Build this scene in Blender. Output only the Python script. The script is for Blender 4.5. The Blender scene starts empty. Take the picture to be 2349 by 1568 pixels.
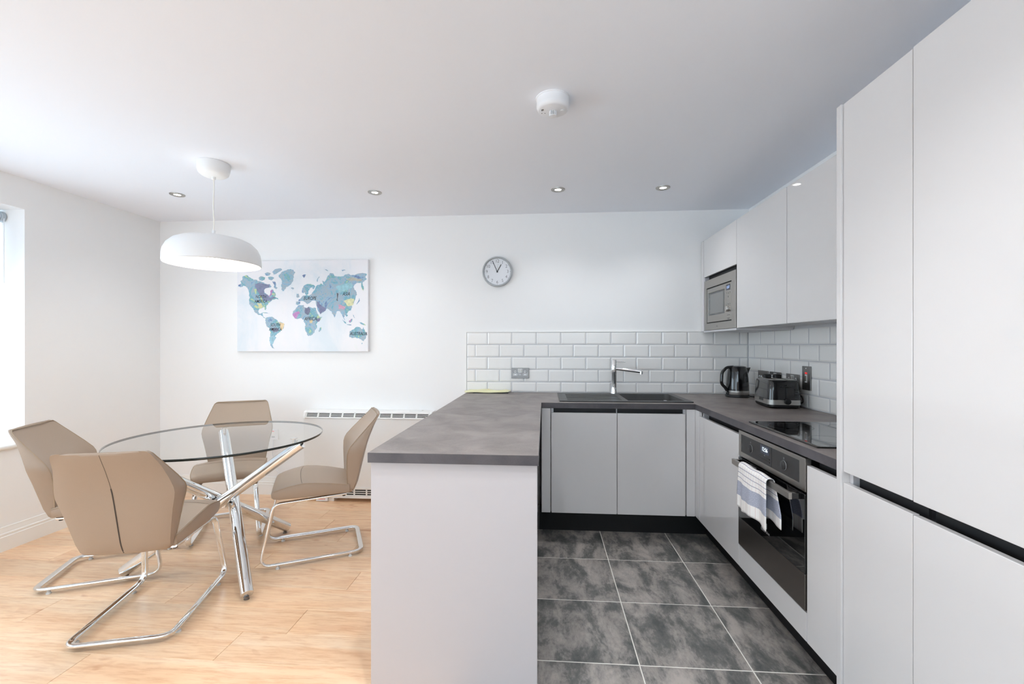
import bpy, bmesh, math, random
from mathutils import Vector, Matrix
random.seed(7)
PI = math.pi
scene = bpy.context.scene
COL = scene.collection

# ------------------------------------------------------------------ camera, world, light, exposure
cam_data = bpy.data.cameras.new('camera')
cam_data.sensor_fit = 'HORIZONTAL'
cam_data.sensor_width = 36.0
cam_data.lens = 36.0 * 1014.5 / 2349.0
cam_data.shift_y = (791.2 - 784.0) / 2349.0
cam_data.clip_start = 0.02
camera = bpy.data.objects.new('camera', cam_data)
COL.objects.link(camera)
camera.location = (0, 0, 1.2975)
camera.rotation_euler = (PI / 2, 0, math.radians(4.18))
scene.camera = camera

world = bpy.data.worlds.new('overcast_daylight')
scene.world = world
world.use_nodes = True
bg = world.node_tree.nodes['Background']
bg.inputs[0].default_value = (0.72, 0.87, 1.0, 1)
bg.inputs[1].default_value = 4.9

def area(name, loc, rot, sx, sy, power, color, portal=False):
    l = bpy.data.lights.new(name, 'AREA')
    l.shape = 'RECTANGLE'; l.size = sx; l.size_y = sy
    l.energy = power; l.color = color
    l.cycles.is_portal = portal
    o = bpy.data.objects.new(name, l); COL.objects.link(o)
    o.location = loc; o.rotation_euler = rot
    return o
# daylight enters through the window and three added, unseen openings (portals guide the sky light)
area('window_daylight_side', (-3.60, 1.55, 1.42), (0, -PI / 2, 0), 1.5, 2.15, 0, (1, 1, 1), True)
area('added_daylight_front', (-2.57, -2.75, 1.2), (PI / 2, 0, 0), 1.25, 2.0, 0, (1, 1, 1), True)
area('added_daylight_high', (-0.15, -2.82, 1.95), (PI / 2, 0, 0), 3.3, 0.74, 0, (1, 1, 1), True)
area('added_daylight_left', (-3.60, -1.65, 1.2), (0, -PI / 2, 0), 2.0, 1.1, 0, (1, 1, 1), True)

vs = scene.view_settings
vs.view_transform = 'Standard'
try: vs.look = 'None'
except Exception: pass
vs.gamma = 1.0
vs.use_curve_mapping = False
vs.exposure = 0.55
scene.cycles.use_denoising = True
scene.cycles.max_bounces = 7
scene.cycles.diffuse_bounces = 6
scene.cycles.glossy_bounces = 4
scene.cycles.transmission_bounces = 8
scene.cycles.transparent_max_bounces = 12
scene.cycles.caustics_reflective = False
scene.cycles.caustics_refractive = False
scene.cycles.sample_clamp_indirect = 6.0
scene.cycles.adaptive_threshold = 0.05
scene.cycles.use_light_tree = False

DOWNLIGHT_POWER = 9.5
PENDANT_STRENGTH = 50.0

# ------------------------------------------------------------------ materials
def srgb(r, g, b):
    f = lambda c: (c / 255 / 12.92) if c / 255 <= 0.04045 else ((c / 255 + 0.055) / 1.055) ** 2.4
    return (f(r), f(g), f(b), 1)

def new_mat(name):
    m = bpy.data.materials.new(name); m.use_nodes = True
    nt = m.node_tree
    return m, nt, nt.nodes['Principled BSDF']

def mat(name, color, rough=0.5, metal=0.0, coat=0.0, spec=0.5, emit=None, estr=0.0, bump=0.0, bscale=60.0, trans=0.0, ior=1.45, var=0.0):
    m, nt, b = new_mat(name)
    b.inputs['Base Color'].default_value = color
    b.inputs['Roughness'].default_value = rough
    b.inputs['Metallic'].default_value = metal
    b.inputs['Coat Weight'].default_value = coat
    b.inputs['Coat Roughness'].default_value = 0.03
    b.inputs['Specular IOR Level'].default_value = spec
    b.inputs['Transmission Weight'].default_value = trans
    b.inputs['IOR'].default_value = ior
    if emit:
        b.inputs['Emission Color'].default_value = emit
        b.inputs['Emission Strength'].default_value = estr
    tc = nt.nodes.new('ShaderNodeTexCoord')
    nz = nt.nodes.new('ShaderNodeTexNoise')
    nz.inputs['Scale'].default_value = bscale
    nz.inputs['Detail'].default_value = 3
    nt.links.new(tc.outputs['Object'], nz.inputs['Vector'])
    if bump > 0:
        bp = nt.nodes.new('ShaderNodeBump')
        bp.inputs['Strength'].default_value = bump
        bp.inputs['Distance'].default_value = 0.002
        nt.links.new(nz.outputs['Fac'], bp.inputs['Height'])
        nt.links.new(bp.outputs['Normal'], b.inputs['Normal'])
    if var > 0:
        mx = nt.nodes.new('ShaderNodeMix'); mx.data_type = 'RGBA'
        mx.inputs[6].default_value = [c * (1 - var) for c in color[:3]] + [1]
        mx.inputs[7].default_value = [min(1, c * (1 + var)) for c in color[:3]] + [1]
        nt.links.new(nz.outputs['Fac'], mx.inputs[0])
        nt.links.new(mx.outputs[2], b.inputs['Base Color'])
    return m

def ramp(nt, stops):
    r = nt.nodes.new('ShaderNodeValToRGB')
    e = r.color_ramp.elements
    while len(e) < len(stops): e.new(0.5)
    for i, (p, c) in enumerate(stops):
        e[i].position = p; e[i].color = c
    return r

def mapped(nt, coord, scale):
    if coord == 'POSITION':
        g = nt.nodes.new('ShaderNodeNewGeometry'); out = g.outputs['Position']
    else:
        g = nt.nodes.new('ShaderNodeTexCoord'); out = g.outputs[coord]
    mp = nt.nodes.new('ShaderNodeMapping')
    mp.inputs['Scale'].default_value = scale
    nt.links.new(out, mp.inputs['Vector'])
    return mp

def noise(nt, vec, scale, detail=4, rough=0.55, dist=0.0):
    n = nt.nodes.new('ShaderNodeTexNoise')
    n.inputs['Scale'].default_value = scale; n.inputs['Detail'].default_value = detail
    n.inputs['Roughness'].default_value = rough; n.inputs['Distortion'].default_value = dist
    nt.links.new(vec, n.inputs['Vector'])
    return n

def math_node(nt, op, a=None, b=None, va=0.0, vb=0.0):
    n = nt.nodes.new('ShaderNodeMath'); n.operation = op
    n.inputs[0].default_value = va; n.inputs[1].default_value = vb
    if a is not None: nt.links.new(a, n.inputs[0])
    if b is not None: nt.links.new(b, n.inputs[1])
    return n

def mix_rgb(nt, fac, a, b, blend='MIX', f=0.5):
    n = nt.nodes.new('ShaderNodeMix'); n.data_type = 'RGBA'; n.blend_type = blend
    n.inputs[0].default_value = f
    if fac is not None: nt.links.new(fac, n.inputs[0])
    for i, s in ((6, a), (7, b)):
        if hasattr(s, 'links'): nt.links.new(s, n.inputs[i])
        else: n.inputs[i].default_value = s
    return n

def wood_material():
    m, nt, b = new_mat('light_maple_laminate')
    oi = nt.nodes.new('ShaderNodeObjectInfo')
    g = nt.nodes.new('ShaderNodeNewGeometry')
    off = nt.nodes.new('ShaderNodeVectorMath'); off.operation = 'SCALE'
    comb = nt.nodes.new('ShaderNodeCombineXYZ')
    nt.links.new(oi.outputs['Random'], comb.inputs[0]); nt.links.new(oi.outputs['Random'], comb.inputs[1]); nt.links.new(oi.outputs['Random'], comb.inputs[2])
    nt.links.new(comb.outputs[0], off.inputs[0]); off.inputs['Scale'].default_value = 37.0
    add = nt.nodes.new('ShaderNodeVectorMath'); add.operation = 'ADD'
    nt.links.new(g.outputs['Position'], add.inputs[0]); nt.links.new(off.outputs[0], add.inputs[1])
    mp = nt.nodes.new('ShaderNodeMapping'); mp.inputs['Scale'].default_value = (1.0, 9.0, 1.0)
    nt.links.new(add.outputs[0], mp.inputs['Vector'])
    big = noise(nt, mp.outputs[0], 1.6, 3, 0.5, 0.6)
    fine = noise(nt, mp.outputs[0], 9.0, 6, 0.65, 0.3)
    mpk = nt.nodes.new('ShaderNodeMapping'); mpk.inputs['Scale'].default_value = (1.0, 2.6, 1.0)
    nt.links.new(add.outputs[0], mpk.inputs['Vector'])
    kn = noise(nt, mpk.outputs[0], 3.2, 2, 0.5, 1.2)
    base = ramp(nt, [(0.25, srgb(236, 190, 150)), (0.5, srgb(245, 207, 168)), (0.78, srgb(250, 222, 190))])
    nt.links.new(big.outputs['Fac'], base.inputs[0])
    fr = ramp(nt, [(0.35, srgb(205, 162, 124)), (0.55, (1, 1, 1, 1))])
    nt.links.new(fine.outputs['Fac'], fr.inputs[0])
    c1 = mix_rgb(nt, None, base.outputs[0], fr.outputs[0], 'MULTIPLY', 0.35)
    kr = ramp(nt, [(0.66, (1, 1, 1, 1)), (0.76, srgb(196, 140, 98))])
    nt.links.new(kn.outputs['Fac'], kr.inputs[0])
    c2 = mix_rgb(nt, None, c1.outputs[2], kr.outputs[0], 'MULTIPLY', 0.55)
    tone = math_node(nt, 'MULTIPLY', oi.outputs['Random'], None, 0, 0.14)
    t2 = math_node(nt, 'ADD', tone.outputs[0], None, 0, 0.9)
    hsv = nt.nodes.new('ShaderNodeHueSaturation')
    nt.links.new(c2.outputs[2], hsv.inputs['Color']); nt.links.new(t2.outputs[0], hsv.inputs['Value'])
    nt.links.new(hsv.outputs[0], b.inputs['Base Color'])
    b.inputs['Roughness'].default_value = 0.28
    return m

def slate_material():
    m, nt, b = new_mat('dark_mottled_porcelain')
    oi = nt.nodes.new('ShaderNodeObjectInfo')
    g = nt.nodes.new('ShaderNodeNewGeometry')
    sc = math_node(nt, 'MULTIPLY', oi.outputs['Random'], None, 0, 41.0)
    comb = nt.nodes.new('ShaderNodeCombineXYZ')
    nt.links.new(sc.outputs[0], comb.inputs[0]); nt.links.new(sc.outputs[0], comb.inputs[2])
    add = nt.nodes.new('ShaderNodeVectorMath'); add.operation = 'ADD'
    nt.links.new(g.outputs['Position'], add.inputs[0]); nt.links.new(comb.outputs[0], add.inputs[1])
    mp = nt.nodes.new('ShaderNodeMapping'); mp.inputs['Scale'].default_value = (1.9, 0.9, 1.0)
    nt.links.new(add.outputs[0], mp.inputs['Vector'])
    a = noise(nt, mp.outputs[0], 5.0, 7, 0.62, 0.4)
    f = noise(nt, mp.outputs[0], 42.0, 5, 0.7, 0.5)
    s = math_node(nt, 'MULTIPLY', f.outputs['Fac'], None, 0, 0.30)
    t = math_node(nt, 'ADD', a.outputs['Fac'], s.outputs[0])
    r = ramp(nt, [(0.48, srgb(84, 86, 85)), (0.60, srgb(114, 113, 110)), (0.68, srgb(152, 146, 141)), (0.82, srgb(182, 174, 167))])
    nt.links.new(t.outputs[0], r.inputs[0])
    nt.links.new(r.outputs[0], b.inputs['Base Color'])
    b.inputs['Roughness'].default_value = 0.38
    return m

def worktop_material(name, lo, hi, scale=(1, 1, 1)):
    m, nt, b = new_mat(name)
    mp = mapped(nt, 'POSITION', scale)
    a = noise(nt, mp.outputs[0], 5.5, 6, 0.6, 0.5)
    f = noise(nt, mp.outputs[0], 160.0, 3, 0.6)
    s = math_node(nt, 'MULTIPLY', f.outputs['Fac'], None, 0, 0.25)
    t = math_node(nt, 'ADD', a.outputs['Fac'], s.outputs[0])
    r = ramp(nt, [(0.42, lo), (0.80, hi)])
    nt.links.new(t.outputs[0], r.inputs[0])
    nt.links.new(r.outputs[0], b.inputs['Base Color'])
    b.inputs['Roughness'].default_value = 0.42
    return m

def watercolour_material(shift):
    m, nt, b = new_mat('watercolour_print')
    mp = mapped(nt, 'POSITION', (1, 1, 1)); mp.inputs['Location'].default_value = (shift, shift * 0.7, shift * 1.3)
    a = noise(nt, mp.outputs[0], 8.5, 5, 0.65, 0.8)
    f = noise(nt, mp.outputs[0], 70, 4, 0.7, 0.4)
    s = math_node(nt, 'MULTIPLY', f.outputs['Fac'], None, 0, 0.22)
    t = math_node(nt, 'ADD', a.outputs['Fac'], s.outputs[0])
    r = ramp(nt, [(0.40, srgb(92, 100, 146)), (0.47, srgb(126, 148, 184)), (0.53, srgb(152, 188, 208)), (0.58, srgb(172, 180, 188)), (0.63, srgb(140, 184, 204)),
                  (0.68, srgb(116, 172, 184)), (0.74, srgb(190, 210, 168)), (0.80, srgb(222, 214, 150))])
    nt.links.new(t.outputs[0], r.inputs[0])
    nt.links.new(r.outputs[0], b.inputs['Base Color'])
    b.inputs['Roughness'].default_value = 0.7
    return m

def canvas_material():
    m, nt, b = new_mat('pale_canvas_wash')
    mp = mapped(nt, 'POSITION', (1, 1, 0.6))
    a = noise(nt, mp.outputs[0], 3.5, 5, 0.6, 0.6)
    r = ramp(nt, [(0.30, srgb(222, 230, 236)), (0.46, srgb(236, 236, 239)), (0.62, srgb(240, 237, 239)), (0.74, srgb(232, 236, 232))])
    nt.links.new(a.outputs['Fac'], r.inputs[0])
    nt.links.new(r.outputs[0], b.inputs['Base Color'])
    b.inputs['Roughness'].default_value = 0.75
    return m

def towel_material():
    m, nt, b = new_mat('checked_cotton')
    uv = nt.nodes.new('ShaderNodeUVMap'); uv.uv_map = 'weave'
    sep = nt.nodes.new('ShaderNodeSeparateXYZ')
    nt.links.new(uv.outputs[0], sep.inputs[0])
    def stripes(sock, period, width, off=0.0):
        a = math_node(nt, 'ADD', sock, None, 0, off)
        mo = math_node(nt, 'PINGPONG', a.outputs[0], None, 0, period / 2)
        return math_node(nt, 'LESS_THAN', mo.outputs[0], None, 0, width / 2)
    def band(sock, lo, hi):
        a = math_node(nt, 'GREATER_THAN', sock, None, 0, lo); c = math_node(nt, 'LESS_THAN', sock, None, 0, hi)
        return math_node(nt, 'MULTIPLY', a.outputs[0], c.outputs[0])
    U, V = sep.outputs[0], sep.outputs[1]        # metres across and along the cloth
    nz = noise(nt, uv.outputs[0], 260, 2, 0.6)
    wv = ramp(nt, [(0.35, srgb(150, 156, 176)), (0.65, srgb(196, 198, 210))])
    nt.links.new(nz.outputs['Fac'], wv.inputs[0])
    absV = math_node(nt, 'ABSOLUTE', V)
    blue_lines = math_node(nt, 'MULTIPLY', stripes(absV.outputs[0], 0.0225, 0.0022, 0.012).outputs[0], math_node(nt, 'LESS_THAN', absV.outputs[0], None, 0, 0.088).outputs[0])
    pink = stripes(U, 0.028, 0.0022)
    blueband = band(absV.outputs[0], 0.097, 0.160)
    c = mix_rgb(nt, pink.outputs[0], srgb(250, 247, 244), srgb(230, 208, 204))
    c = mix_rgb(nt, blue_lines.outputs[0], c.outputs[2], srgb(112, 116, 146))
    c = mix_rgb(nt, blueband.outputs[0], c.outputs[2], wv.outputs[0])
    nt.links.new(c.outputs[2], b.inputs['Base Color'])
    b.inputs['Roughness'].default_value = 0.95
    bp = nt.nodes.new('ShaderNodeBump'); bp.inputs['Strength'].default_value = 0.4; bp.inputs['Distance'].default_value = 0.001
    nt.links.new(nz.outputs['Fac'], bp.inputs['Height']); nt.links.new(bp.outputs[0], b.inputs['Normal'])
    return m

def glass_material(name, tint, refl_rough=0.0, fac=0.0):
    # thin clear glass: transparent sheet with a fresnel reflection, so daylight passes straight through
    m = bpy.data.materials.new(name); m.use_nodes = True
    nt = m.node_tree; nt.nodes.clear()
    out = nt.nodes.new('ShaderNodeOutputMaterial')
    tr = nt.nodes.new('ShaderNodeBsdfTransparent'); tr.inputs[0].default_value = tint
    gl = nt.nodes.new('ShaderNodeBsdfGlossy'); gl.inputs['Roughness'].default_value = refl_rough
    fr = nt.nodes.new('ShaderNodeFresnel')
    geo = nt.nodes.new('ShaderNodeNewGeometry')          # the same reflectance on both faces of the sheet
    io = nt.nodes.new('ShaderNodeMix'); io.data_type = 'FLOAT'; io.inputs[2].default_value = 1.5; io.inputs[3].default_value = 1 / 1.5
    nt.links.new(geo.outputs['Backfacing'], io.inputs[0]); nt.links.new(io.outputs[0], fr.inputs[0])
    mx = nt.nodes.new('ShaderNodeMixShader')
    nt.links.new(fr.outputs[0], mx.inputs[0]); nt.links.new(tr.outputs[0], mx.inputs[1]); nt.links.new(gl.outputs[0], mx.inputs[2])
    nt.links.new(mx.outputs[0], out.inputs[0])
    return m

M = {}
M['wall'] = mat('white_wall_paint', srgb(245, 244, 243), 0.85)
M['ceiling'] = mat('white_ceiling_paint', srgb(246, 248, 254), 0.9)
M['trim'] = mat('white_satin_trim', srgb(244, 242, 238), 0.4)
M['upvc'] = mat('white_window_plastic', srgb(245, 247, 250), 0.3)
M['wood'] = wood_material()
M['woodgap'] = mat('plank_joint', srgb(150, 112, 78), 0.8, var=0.1)
M['slate'] = slate_material()
M['floorgrout'] = mat('pale_floor_grout', srgb(240, 236, 228), 0.8, bump=0.2, bscale=300)
M['tile'] = mat('glazed_white_ceramic', srgb(244, 242, 239), 0.12, coat=0.2)
M['grout'] = mat('grey_wall_grout', srgb(206, 206, 208), 0.85, bump=0.2, bscale=300)
M['cab'] = mat('light_grey_gloss_lacquer', srgb(221, 218, 217), 0.38, coat=1.0)
M['carcass'] = mat('grey_carcass_board', srgb(206, 205, 208), 0.45)
M['cabpanel'] = mat('grey_matt_end_panel', srgb(194, 189, 190), 0.45)
M['rail'] = mat('black_handle_rail', srgb(34, 34, 36), 0.5)
M['plinth'] = mat('black_plinth', srgb(22, 22, 24), 0.55)
M['worktop'] = worktop_material('concrete_grey_laminate', srgb(109, 101, 98), srgb(146, 137, 133))
M['worktopedge'] = worktop_material('dark_grey_edge_band', srgb(69, 66, 70), srgb(90, 86, 89), (1.5, 1.5, 1.5))
M['chrome'] = mat('polished_chrome', (0.86, 0.87, 0.88, 1), 0.06, metal=1.0)
M['steel'] = mat('brushed_steel', srgb(178, 174, 168), 0.32, metal=1.0, bump=0.03, bscale=400)
M['steelplate'] = mat('satin_steel_plate', srgb(190, 188, 184), 0.36, metal=1.0, bump=0.02, bscale=400)
M['socketplate'] = mat('satin_steel_socket_plate', srgb(150, 148, 147), 0.42, metal=1.0, bump=0.02, bscale=400)
M['darksteel'] = mat('dark_stainless', srgb(132, 126, 122), 0.3, metal=1.0, bump=0.02, bscale=300)
M['blackglass'] = mat('black_glass', srgb(14, 14, 15), 0.03, coat=0.6, spec=0.6)
M['panelblack'] = mat('charcoal_control_panel', srgb(52, 51, 51), 0.35)
M['blackplastic'] = mat('gloss_black_plastic', srgb(18, 18, 20), 0.12, coat=0.5)
M['mattblack'] = mat('matt_black_plastic', srgb(24, 24, 25), 0.45)
M['sink'] = mat('charcoal_granite_composite', srgb(66, 66, 66), 0.42, bump=0.15, bscale=700, var=0.12)
M['leather'] = mat('taupe_leatherette', srgb(163, 144, 127), 0.42, bump=0.12, bscale=320, var=0.03)
M['piping'] = mat('taupe_stitched_piping', srgb(160, 140, 118), 0.5, bump=0.1, bscale=400)
M['seam'] = mat('dark_seam', srgb(72, 64, 58), 0.7, bump=0.1)
M['glide'] = mat('clear_glide_plastic', srgb(214, 214, 212), 0.3)
M['tableglass'] = glass_material('clear_table_glass', (0.955, 0.972, 0.965, 1))
M['glassedge'] = mat('dark_green_glass_edge', srgb(22, 32, 30), 0.06, coat=0.5)
M['windowglass'] = glass_material('clear_window_glass', (0.97, 0.98, 0.98, 1))
M['ovenglass'] = mat('smoked_oven_glass', srgb(10, 10, 11), 0.02, coat=0.8, spec=0.7)
M['lampshade'] = mat('white_lamp_metal', srgb(236, 236, 236), 0.4)
M['lampinner'] = mat('white_lamp_inside', srgb(250, 249, 246), 0.6)
M['bulb'] = mat('lit_bulb', (1, 1, 1, 1), 0.4, emit=(1.0, 0.92, 0.80, 1), estr=PENDANT_STRENGTH, bump=0.001)
M['ledlens'] = mat('lit_downlight_lens', (1, 1, 1, 1), 0.3, emit=(1.0, 0.95, 0.88, 1), estr=22.0, bump=0.001)
M['plastic'] = mat('white_plastic', srgb(240, 240, 242), 0.4)
M['heater'] = mat('white_heater_enamel', srgb(242, 241, 239), 0.35)
M['slotshade'] = mat('painted_slot_shade', srgb(44, 42, 40), 0.7, bump=0.05)
M['clockgrey'] = mat('grey_clock_plastic', srgb(176, 179, 181), 0.45)
M['dial'] = mat('white_clock_dial', srgb(232, 234, 238), 0.6)
M['ink'] = mat('dark_grey_ink', srgb(72, 68, 72), 0.7, bump=0.01)
M['black'] = mat('black_ink', srgb(26, 28, 32), 0.6, bump=0.01)
M['silverink'] = mat('pale_grey_print', srgb(188, 188, 190), 0.5, bump=0.01)
M['lcd'] = mat('lit_white_display', (0.02, 0.02, 0.03, 1), 0.3, emit=(0.80, 0.92, 1.0, 1), estr=1.6, bump=0.001)
M['lcdblue'] = mat('lit_blue_display', (0.02, 0.02, 0.05, 1), 0.3, emit=(0.42, 0.60, 1.0, 1), estr=1.3, bump=0.001)
M['lcdback'] = mat('dark_display_window', srgb(46, 52, 74), 0.1, coat=0.4, bump=0.001)
M['mwglass'] = mat('grey_meshed_glass', srgb(88, 88, 88), 0.1, coat=0.4, bump=0.05, bscale=900)
M['mwmesh'] = mat('pale_grey_mesh', srgb(140, 140, 138), 0.35, bump=0.1, bscale=900)
M['red'] = mat('red_neon', srgb(200, 24, 24), 0.3, emit=srgb(220, 20, 20), estr=0.5, bump=0.001)
M['redink'] = mat('red_ink', srgb(226, 120, 110), 0.7, bump=0.01)
M['paper'] = mat('white_paper', srgb(232, 230, 232), 0.8, bump=0.01)
M['yellow'] = mat('pale_yellow_plastic_film', srgb(232, 228, 184), 0.4, bump=0.2, bscale=40, var=0.06)
M['yellowdot'] = mat('yellow_dot', srgb(240, 205, 60), 0.5, bump=0.01)
M['olive'] = mat('olive_leaf_print', srgb(92, 98, 62), 0.6, bump=0.01)
M['silicone'] = mat('white_cord', srgb(236, 232, 224), 0.5, bump=0.01)
M['towel'] = towel_material()
for k_ in ('lcd', 'lcdblue', 'red', 'ledlens'): M[k_].cycles.emission_sampling = 'NONE'
M['canvas'] = canvas_material()
M['blindmetal'] = mat('grey_blind_bracket', srgb(186, 194, 200), 0.35, metal=0.4, bump=0.01)

def blind_material():
    m = bpy.data.materials.new('white_blind_fabric'); m.use_nodes = True
    nt = m.node_tree; b = nt.nodes['Principled BSDF']
    b.inputs['Base Color'].default_value = srgb(238, 242, 246); b.inputs['Roughness'].default_value = 0.9
    tl = nt.nodes.new('ShaderNodeBsdfTranslucent'); tl.inputs[0].default_value = srgb(226, 234, 242)
    mx = nt.nodes.new('ShaderNodeMixShader'); mx.inputs[0].default_value = 0.30
    wv = nt.nodes.new('ShaderNodeTexNoise'); wv.inputs['Scale'].default_value = 400
    bp = nt.nodes.new('ShaderNodeBump'); bp.inputs['Strength'].default_value = 0.1
    nt.links.new(wv.outputs['Fac'], bp.inputs['Height']); nt.links.new(bp.outputs[0], b.inputs['Normal'])
    nt.links.new(b.outputs[0], mx.inputs[1]); nt.links.new(tl.outputs[0], mx.inputs[2])
    nt.links.new(mx.outputs[0], nt.nodes['Material Output'].inputs[0])
    return m
M['blind'] = blind_material()
# ------------------------------------------------------------------ mesh builder
ORIGIN = {}
class MB:
    def __init__(s): s.v = []; s.f = []
    def add(s, verts, faces):
        n = len(s.v); s.v += [Vector(p) for p in verts]; s.f += [tuple(i + n for i in f) for f in faces]; return s
    def box(s, x0, x1, y0, y1, z0, z1):
        return s.add([(x0, y0, z0), (x1, y0, z0), (x1, y1, z0), (x0, y1, z0), (x0, y0, z1), (x1, y0, z1), (x1, y1, z1), (x0, y1, z1)],
                     [(0, 3, 2, 1), (4, 5, 6, 7), (0, 1, 5, 4), (1, 2, 6, 5), (2, 3, 7, 6), (3, 0, 4, 7)])
    def loft(s, loops, cap=True, closed=True):
        n = len(loops[0]); vs = [p for l in loops for p in l]; fs = []
        for i in range(len(loops) - 1):
            for j in range(n if closed else n - 1):
                k = (j + 1) % n
                fs.append((i * n + j, i * n + k, (i + 1) * n + k, (i + 1) * n + j))
        if cap:
            fs.append(tuple(reversed(range(n)))); fs.append(tuple((len(loops) - 1) * n + j for j in range(n)))
        return s.add(vs, fs)
    def lathe(s, prof, n=40, c=(0, 0, 0), axis='Z', cap=False):
        loops = []
        for r, h in prof:
            l = []
            for j in range(n):
                a = 2 * PI * j / n; x, y = r * math.cos(a), r * math.sin(a)
                p = (x, y, h) if axis == 'Z' else ((h, x, y) if axis == 'X' else (y, h, x))
                l.append((p[0] + c[0], p[1] + c[1], p[2] + c[2]))
            loops.append(l)
        return s.loft(loops, cap)
    def cyl(s, p0, p1, r0, r1=None, n=20, cap=True):
        r1 = r0 if r1 is None else r1
        p0, p1 = Vector(p0), Vector(p1); t = (p1 - p0).normalized()
        a = t.orthogonal().normalized(); b = t.cross(a)
        L = lambda p, r: [p + (a * math.cos(2 * PI * j / n) + b * math.sin(2 * PI * j / n)) * r for j in range(n)]
        return s.loft([L(p0, r0), L(p1, r1)], cap)
    def sweep(s, path, sec, up=(0, 0, 1), closed=False):
        path = [Vector(p) for p in path]; N = len(path); loops = []
        tang = []
        for i in range(N):
            if closed: t = path[(i + 1) % N] - path[i - 1]
            else: t = path[min(i + 1, N - 1)] - path[max(i - 1, 0)]
            tang.append(t.normalized())
        w = Vector(up); w = (w - tang[0] * w.dot(tang[0])).normalized()
        for i in range(N):
            if i: w = (tang[i - 1].rotation_difference(tang[i]) @ w)
            w = (w - tang[i] * w.dot(tang[i])).normalized()
            h = tang[i].cross(w)
            loops.append([path[i] + w * a + h * b for a, b in sec])
        if closed: loops.append(loops[0])
        return s.loft(loops, not closed)
    def tube(s, path, r, n=10, closed=False):
        t = (Vector(path[1]) - Vector(path[0])).normalized()
        return s.sweep(path, [(r * math.cos(2 * PI * j / n), r * math.sin(2 * PI * j / n)) for j in range(n)], t.orthogonal(), closed)
    def prism(s, poly, a0, a1, axis='Z'):
        def P(p, h): return (p[0], p[1], h) if axis == 'Z' else ((h, p[0], p[1]) if axis == 'X' else (p[0], h, p[1]))
        return s.loft([[P(p, a0) for p in poly], [P(p, a1) for p in poly]])
    def cells(s, us, vs_, filled, a0, a1, axis='Z'):
        # solid slab of the filled grid cells, only its outer faces
        def P(u, v, h): return (u, v, h) if axis == 'Z' else ((h, u, v) if axis == 'X' else (u, h, v))
        def fi(i, j): return 0 <= i < len(us) - 1 and 0 <= j < len(vs_) - 1 and filled(0.5 * (us[i] + us[i + 1]), 0.5 * (vs_[j] + vs_[j + 1]))
        for i in range(len(us) - 1):
            for j in range(len(vs_) - 1):
                if not fi(i, j): continue
                u0, u1, v0, v1 = us[i], us[i + 1], vs_[j], vs_[j + 1]
                q = lambda *pts: s.add(pts, [(0, 1, 2, 3)])
                q(P(u0, v0, a1), P(u1, v0, a1), P(u1, v1, a1), P(u0, v1, a1)); q(P(u0, v1, a0), P(u1, v1, a0), P(u1, v0, a0), P(u0, v0, a0))
                if not fi(i - 1, j): q(P(u0, v0, a0), P(u0, v0, a1), P(u0, v1, a1), P(u0, v1, a0))
                if not fi(i + 1, j): q(P(u1, v0, a0), P(u1, v1, a0), P(u1, v1, a1), P(u1, v0, a1))
                if not fi(i, j - 1): q(P(u0, v0, a0), P(u1, v0, a0), P(u1, v0, a1), P(u0, v0, a1))
                if not fi(i, j + 1): q(P(u0, v1, a0), P(u0, v1, a1), P(u1, v1, a1), P(u1, v1, a0))
        return s
    def build(s, name, m, parent=None, local=False, smooth=False, bevel=0.0, segs=2, label=None, kind=None):
        if parent is not None:
            o0 = Vector((0, 0, 0)) if local else ORIGIN.get(parent.name, Vector((0, 0, 0)))
        else:
            xs = [p.x for p in s.v]; ys = [p.y for p in s.v]
            o0 = Vector(((min(xs) + max(xs)) / 2, (min(ys) + max(ys)) / 2, min(p.z for p in s.v)))
        me = bpy.data.meshes.new(name)
        me.from_pydata([tuple(p - o0) for p in s.v], [], s.f)
        bm = bmesh.new(); bm.from_mesh(me)
        bmesh.ops.remove_doubles(bm, verts=bm.verts, dist=1e-6)
        bmesh.ops.recalc_face_normals(bm, faces=bm.faces)
        bm.to_mesh(me); bm.free()
        me.materials.append(M[m] if isinstance(m, str) else m)
        if smooth:
            me.shade_smooth()
            me.set_sharp_from_angle(angle=math.radians(smooth if smooth > 1 else 40))
        o = bpy.data.objects.new(name, me); COL.objects.link(o)
        if parent is not None:
            o.parent = parent; ORIGIN[o.name] = o0
        else:
            o.location = o0; ORIGIN[o.name] = o0
        if bevel:
            md = o.modifiers.new('edge', 'BEVEL'); md.width = bevel; md.segments = segs; md.limit_method = 'ANGLE'; md.angle_limit = math.radians(40)
        if label: o['label'] = label
        if kind: o['kind'] = kind
        return o

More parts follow.
